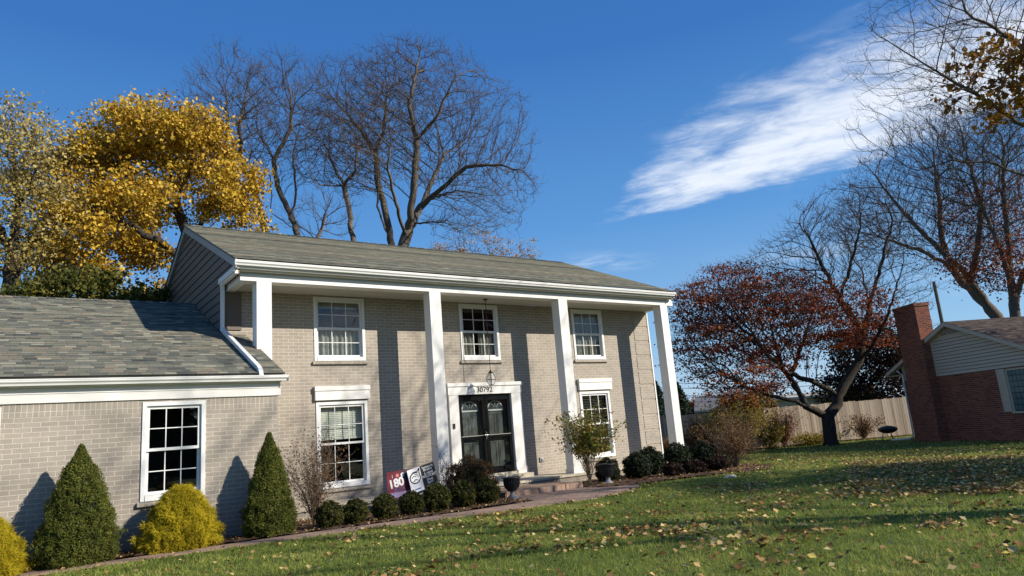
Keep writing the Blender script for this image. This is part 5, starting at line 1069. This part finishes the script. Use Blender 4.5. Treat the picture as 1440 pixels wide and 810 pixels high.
# kettle grill near the neighbour's corner
gp = far(1250, 613, 37); GR = empty('kettle_grill', 'low black kettle grill on the grass by the corner of the red brick house', 'grill', gp)
b_ = MB(); b_.lathe([(.001, .28), (.2, .30), (.36, .38), (.42, .46), (.43, .50), (.42, .50), (.35, .56), (.15, .62), (.001, .63)], n=24); b_.build('bowl', M['black_matte'], GR, smooth=True)
for k in range(3): l_ = MB(); a = k*2.09; l_.tube([(.2*math.cos(a), .2*math.sin(a), .32), (.32*math.cos(a), .32*math.sin(a), 0)], .016, 6); l_.build('leg', M['black_matte'], GR)

# ------------------------------------------------------------------ far background beyond the fence
def spruce(label, px, py_top, d, r, seed):
    b_ = at(px, 600, d); zt = float(at(px, py_top, d)[2]); z0 = -.55; h = zt-z0; rs = np.random.RandomState(seed)
    root = empty('spruce_tree', label, 'tree', (b_[0], b_[1], z0), group='dark spruces beyond the fence'); tk = MB(); tk.tube([(0, 0, 0), (0, 0, h*.97)], [.16, .02], 7); tk.build('trunk', M['bark_dark'], root)
    n = 9000; tier = rs.randint(0, 20, n); a = rs.uniform(0, 6.28, n); t = (tier+.5)/20; rm = r*(1-t)**.85*(1+.25*np.sin(a*5+tier*1.7)); rr = rm*rs.uniform(.1, 1, n)**.6
    P = np.stack([rr*np.cos(a), rr*np.sin(a), h*(.05+.95*t)-rr*.28+rs.normal(size=n)*.07], 1); leaves('crown', P, .22, M['dark_spruce'], root, rs, aspect=.4, droop=.4); return root
spruce('dark pointed spruce seen just right of the last column', 960, 538, 62, 2.0, 91); spruce('dark spruce squeezed between the house corner and the last column', 926, 530, 58, 2.4, 92)
def blob_tree(label, px, py_top, d, r, m_, seed, base_py=600, n=3500):
    b_ = at(px, 600, d); zt = float(at(px, py_top, d)[2]); z0 = -.55; h = zt-z0; rs = np.random.RandomState(seed); root = empty('distant_tree', label, 'tree', (b_[0], b_[1], z0), group='small trees beyond the fence')
    tk = MB(); tk.tube([(0, 0, 0), (.05, 0, h*.8)], [.12, .03], 6)
    for k in range(7): a = rs.uniform(0, 6.28); tk.tube([(0, 0, h*rs.uniform(.3, .5)), (r*.7*math.cos(a), r*.7*math.sin(a), h*rs.uniform(.6, .9))], [.05, .015], 5)
    tk.build('trunk', M['bark_dark'], root); cl_ = unit(rs.normal(size=(26, 3)))*rs.uniform(.3, .85, (26, 1))*np.array([r, r, h*.36])+np.array([0, 0, h*.62]); P = cl_[rs.randint(0, 26, n)]+rs.normal(size=(n, 3))*r*.17
    leaves('crown', P, .2, M[m_], root, rs, rnd=rs.rand(n)); return root
for i, (px, pt, d, r, m_, lb_) in enumerate([(978, 558, 70, 1.3, 'red_leaf', 'small red tree right of the pointed spruce'), (998, 552, 80, 1.9, 'red_leaf', 'rust-red round tree behind the fence left of the hydrangea heads'), (967, 566, 64, 1.1, 'yellow_leaf', 'small yellow-green tree at the foot of the pointed spruce'), (1036, 547, 90, 2.2, 'red_leaf', 'reddish tree above the low grey roof'), (1046, 552, 95, 1.9, 'dark_spruce', 'dark green round tree beside the reddish one'), (1058, 548, 85, 1.3, 'dark_spruce', 'narrow dark green tree left of the tall brown one'), (1075, 537, 52, 1.25, 'dull_leaf', 'tall brownish green tree standing just behind the sunny fence'), (1195, 545, 60, 2.6, 'olive_leaf', 'dark olive tree behind the fence right of the broad tree'), (1230, 560, 58, 2.2, 'box_dark', 'dark evergreen mass behind the fence beside the brick chimney')]):
    blob_tree(lb_, px, pt, d, r, m_, 100+i)
def low_building(name, label, px0, px1, d, z_e, z_r, depth, roofm, wallm):
    a, b = at(px0, 590, d), at(px1, 590, d); c = (a+b)/2; L_ = math.hypot(b[0]-a[0], b[1]-a[1]); ang = math.atan2(b[1]-a[1], b[0]-a[0]); z0 = -.6
    root = empty(name, label, 'building', (c[0], c[1], z0), ang); mb = MB(); mb.box(-L_/2, L_/2, 0, depth, 0, z_e-z0); mb.build('wall', M[wallm], root)
    rf_ = MB(); rf_.prism([(-.6, z_e-z0), (depth+.6, z_e-z0), (depth/2, z_r-z0)], 'x', -L_/2-.4, L_/2+.4); rf_.build('roof', M[roofm], root)
    n = max(2, int(L_/3.5))
    for k in range(n):
        x_ = -L_/2+(k+.5)*L_/n; wn_ = MB(); wn_.box(x_-.6, x_+.6, -.04, .01, .9, 2.1); wn_.build('window', M['dark_win'], root)
    tm = MB(); tm.box(-L_/2-.4, L_/2+.4, -.66, -.6, z_e-z0-.12, z_e-z0+.02); tm.build('fascia', M['cream_wall'], root)
low_building('low_house', 'low grey-roofed house beyond the dark part of the fence', 985, 1068, 62, 1.7, 3.0, 9, 'grey_roof', 'grey_roof')
low_building('long_building', 'long low building with a pale fascia showing under the broad tree', 1085, 1245, 60, 2.1, 2.5, 12, 'cream_wall', 'cream_wall')
# utility poles and lines
def pole(label, p, h, arm=True):
    root = empty('utility_pole', label, 'pole', p, group='utility poles beyond the fence'); mb = MB(); mb.tube([(0, 0, 0), (0, 0, h)], [.16, .11], 9); mb.build('post', M['wood_pole'], root); 
    if arm: cb = MB(); cb.box(-.9, .9, -.06, .06, h-.7, h-.58); cb.build('crossarm', M['wood_pole'], root)
    return root
pp = at(1313, 396, 60); pole('grey utility pole rising behind the red brick chimney', (pp[0], pp[1], -.6), float(at(1313, 396, 60)[2])+.6, False)
pq = at(1069, 500, 66); pole('thin utility pole beyond the sunny fence', (pq[0], pq[1], -.6), float(at(1069, 548, 66)[2])+.6)
for i, (yl, yr) in enumerate(((538, 528), (545, 535), (555, 547), (557, 549))):
    mb = MB(); A, B = at(930, yl, 66), at(1290, yr+(-8), 62); pts = [tuple(A+(B-A)*t/20-np.array([0, 0, .5*math.sin(math.pi*t/20)])) for t in range(21)]; mb.tube(pts, .022 if i < 3 else .03, 5)
    o = mb.build('power_line', M['cable']); tag(o, ['topmost thin cable crossing the sky beyond the fence', 'second cable from the top beyond the fence', 'third cable down beyond the fence', 'lowest and thickest cable beyond the fence'][i], 'cable', 'cables beyond the fence')

# ------------------------------------------------------------------ grass and fallen leaves
def lawn(seed=9):
    rs = np.random.RandomState(seed); Ps = []; Hs = []; Ws = []
    for (d0, d1, dens, hh, ww_) in ((5.2, 9, 1700, .050, .007), (9, 13, 950, .052, .010), (13, 19, 430, .055, .014), (19, 28, 170, .06, .022), (28, 44, 55, .065, .035)):
        n = int(dens*(d1*d1-d0*d0)*.5*R(96)); d = np.sqrt(rs.uniform(d0*d0, d1*d1, n)); a = R(-14)+rs.uniform(0, 1, n)*R(96); x_ = CAM[0]+d*np.sin(a); y_ = CAM[1]+d*np.cos(a)
        k = ~(inside(x_, y_, PATH) | inside(x_, y_, BED_W) | inside(x_, y_, BED_E) | inside(x_, y_, BUSH_BED)) & ~((y_ > -1.3) & (x_ < 13.8) & (x_ > 1.3)) & ~((x_ < 1.5) & (y_ > -2.6)) & (x_ < 36) & (y_ < 16)
        lx = (x_-27.78)*.515+(y_+1.78)*.857; ly = -(x_-27.78)*.857+(y_+1.78)*.515; k &= ~((lx < 2.2) & (ly < .02)); x_, y_ = x_[k], y_[k]; Ps.append(np.stack([x_, y_, gz(x_, y_)], 1)); Hs.append(np.full(len(x_), hh)); Ws.append(np.full(len(x_), ww_))
    P = np.concatenate(Ps); n = len(P); Hh = np.concatenate(Hs)*rs.uniform(.35, 1.15, n); W_ = np.concatenate(Ws); a = rs.uniform(0, 6.28, n); s_ = np.stack([np.cos(a), np.sin(a), 0*a], 1); ln = rs.normal(size=(n, 3))*.55; ln[:, 2] = 0
    tuft = .5+.5*np.sin(P[:, 0]*3.1+np.sin(P[:, 1]*2.3)*2)*np.cos(P[:, 1]*2.7+np.sin(P[:, 0]*1.9)*2); Hh *= .8+.4*tuft
    V = np.stack([P-s_*W_[:, None]*.5, P+s_*W_[:, None]*.5, P+np.array([0, 0, 1.])*Hh[:, None]+ln*Hh[:, None]], 1).reshape(-1, 3); F = np.arange(3*n).reshape(-1, 3)
    tag(np_mesh('grass', V, F, np.clip(rs.rand(n)*.7+tuft*.3, 0, 1), M['grass']), 'short green lawn grass', 'grass', kind='stuff')
lawn()
def litter():
    rs = np.random.RandomState(33); out = []; sz = []
    def add(n, fn, s): x_, y_ = fn(n); out.append(np.stack([x_, y_, gz(x_, y_)], 1)); sz.append(np.full(n, s))
    def polar(a0, a1, d0, d1):
        def f_(n): d = np.sqrt(rs.uniform(d0*d0, d1*d1, n)); a = R(a0)+rs.rand(n)*R(a1-a0); return CAM[0]+d*np.sin(a), CAM[1]+d*np.cos(a)
        return f_
    add(1200, polar(0, 80, 5.5, 12), .062); add(1800, polar(20, 80, 9, 20), .055); add(4200, polar(50, 80, 12, 26), .06); add(4000, polar(30, 78, 20, 42), .075); add(7500, polar(60, 80, 11.5, 20), .06)
    for k in range(80):                                     # drifts where the wind left them
        a = R(rs.uniform(22, 76)); d = rs.uniform(7, 15.5); cx, cy = CAM[0]+d*math.sin(a), CAM[1]+d*math.cos(a); m_ = rs.randint(14, 60); out.append(np.stack([cx+rs.normal(size=m_)*rs.uniform(.15, .5), cy+rs.normal(size=m_)*rs.uniform(.08, .25), np.full(m_, float(gz(cx, cy)))], 1)); sz.append(np.full(m_, .078))
    P = np.concatenate(out); S_ = np.concatenate(sz); x_, y_ = P[:, 0], P[:, 1]; k = ~(inside(x_, y_, PATH)) & ~((y_ > -1.3) & (x_ < 13.8)) & ~((x_ < 1.5) & (y_ > -2.6)); lx = (x_-27.78)*.515+(y_+1.78)*.857; ly = -(x_-27.78)*.857+(y_+1.78)*.515; k &= ~((lx < 2.2) & (ly < .02)) & (x_ < 36)
    P, S_ = P[k], S_[k]; n = len(P); P[:, 2] += rs.uniform(.02, .055, n); up = np.tile([0, 0, 1.], (n, 1)); o = leaves('fallen_leaves', P, S_, M['litter'], None, rs, nrm=up, flat=.62, aspect=.85); tag(o, 'tan and brown leaves scattered over the lawn', 'fallen leaves', kind='stuff')
    # leaves and chips in the beds
    out = []
    for poly, m_ in ((BED_W, 2600), (BED_E, 1500), (BUSH_BED, 250), (fence_bed(), 1500)):
        A_ = np.array(poly); q_ = rs.uniform(A_.min(0), A_.max(0), (m_*3, 2)); q_ = q_[inside(q_[:, 0], q_[:, 1], poly)][:m_]; q_ = q_[q_[:, 0] > -4]; out.append(np.stack([q_[:, 0], q_[:, 1], gz(q_[:, 0], q_[:, 1])+rs.uniform(.03, .07, len(q_))], 1))
    P = np.concatenate(out); o = leaves('leaf_litter', P, .042, M['litter'], None, rs, nrm=np.tile([0, 0, 1.], (len(P), 1)), flat=.5, aspect=.7, rnd=rs.rand(len(P))**1.5); tag(o, 'dry leaves and chips on the mulch beds', 'leaf litter', kind='stuff')
litter()
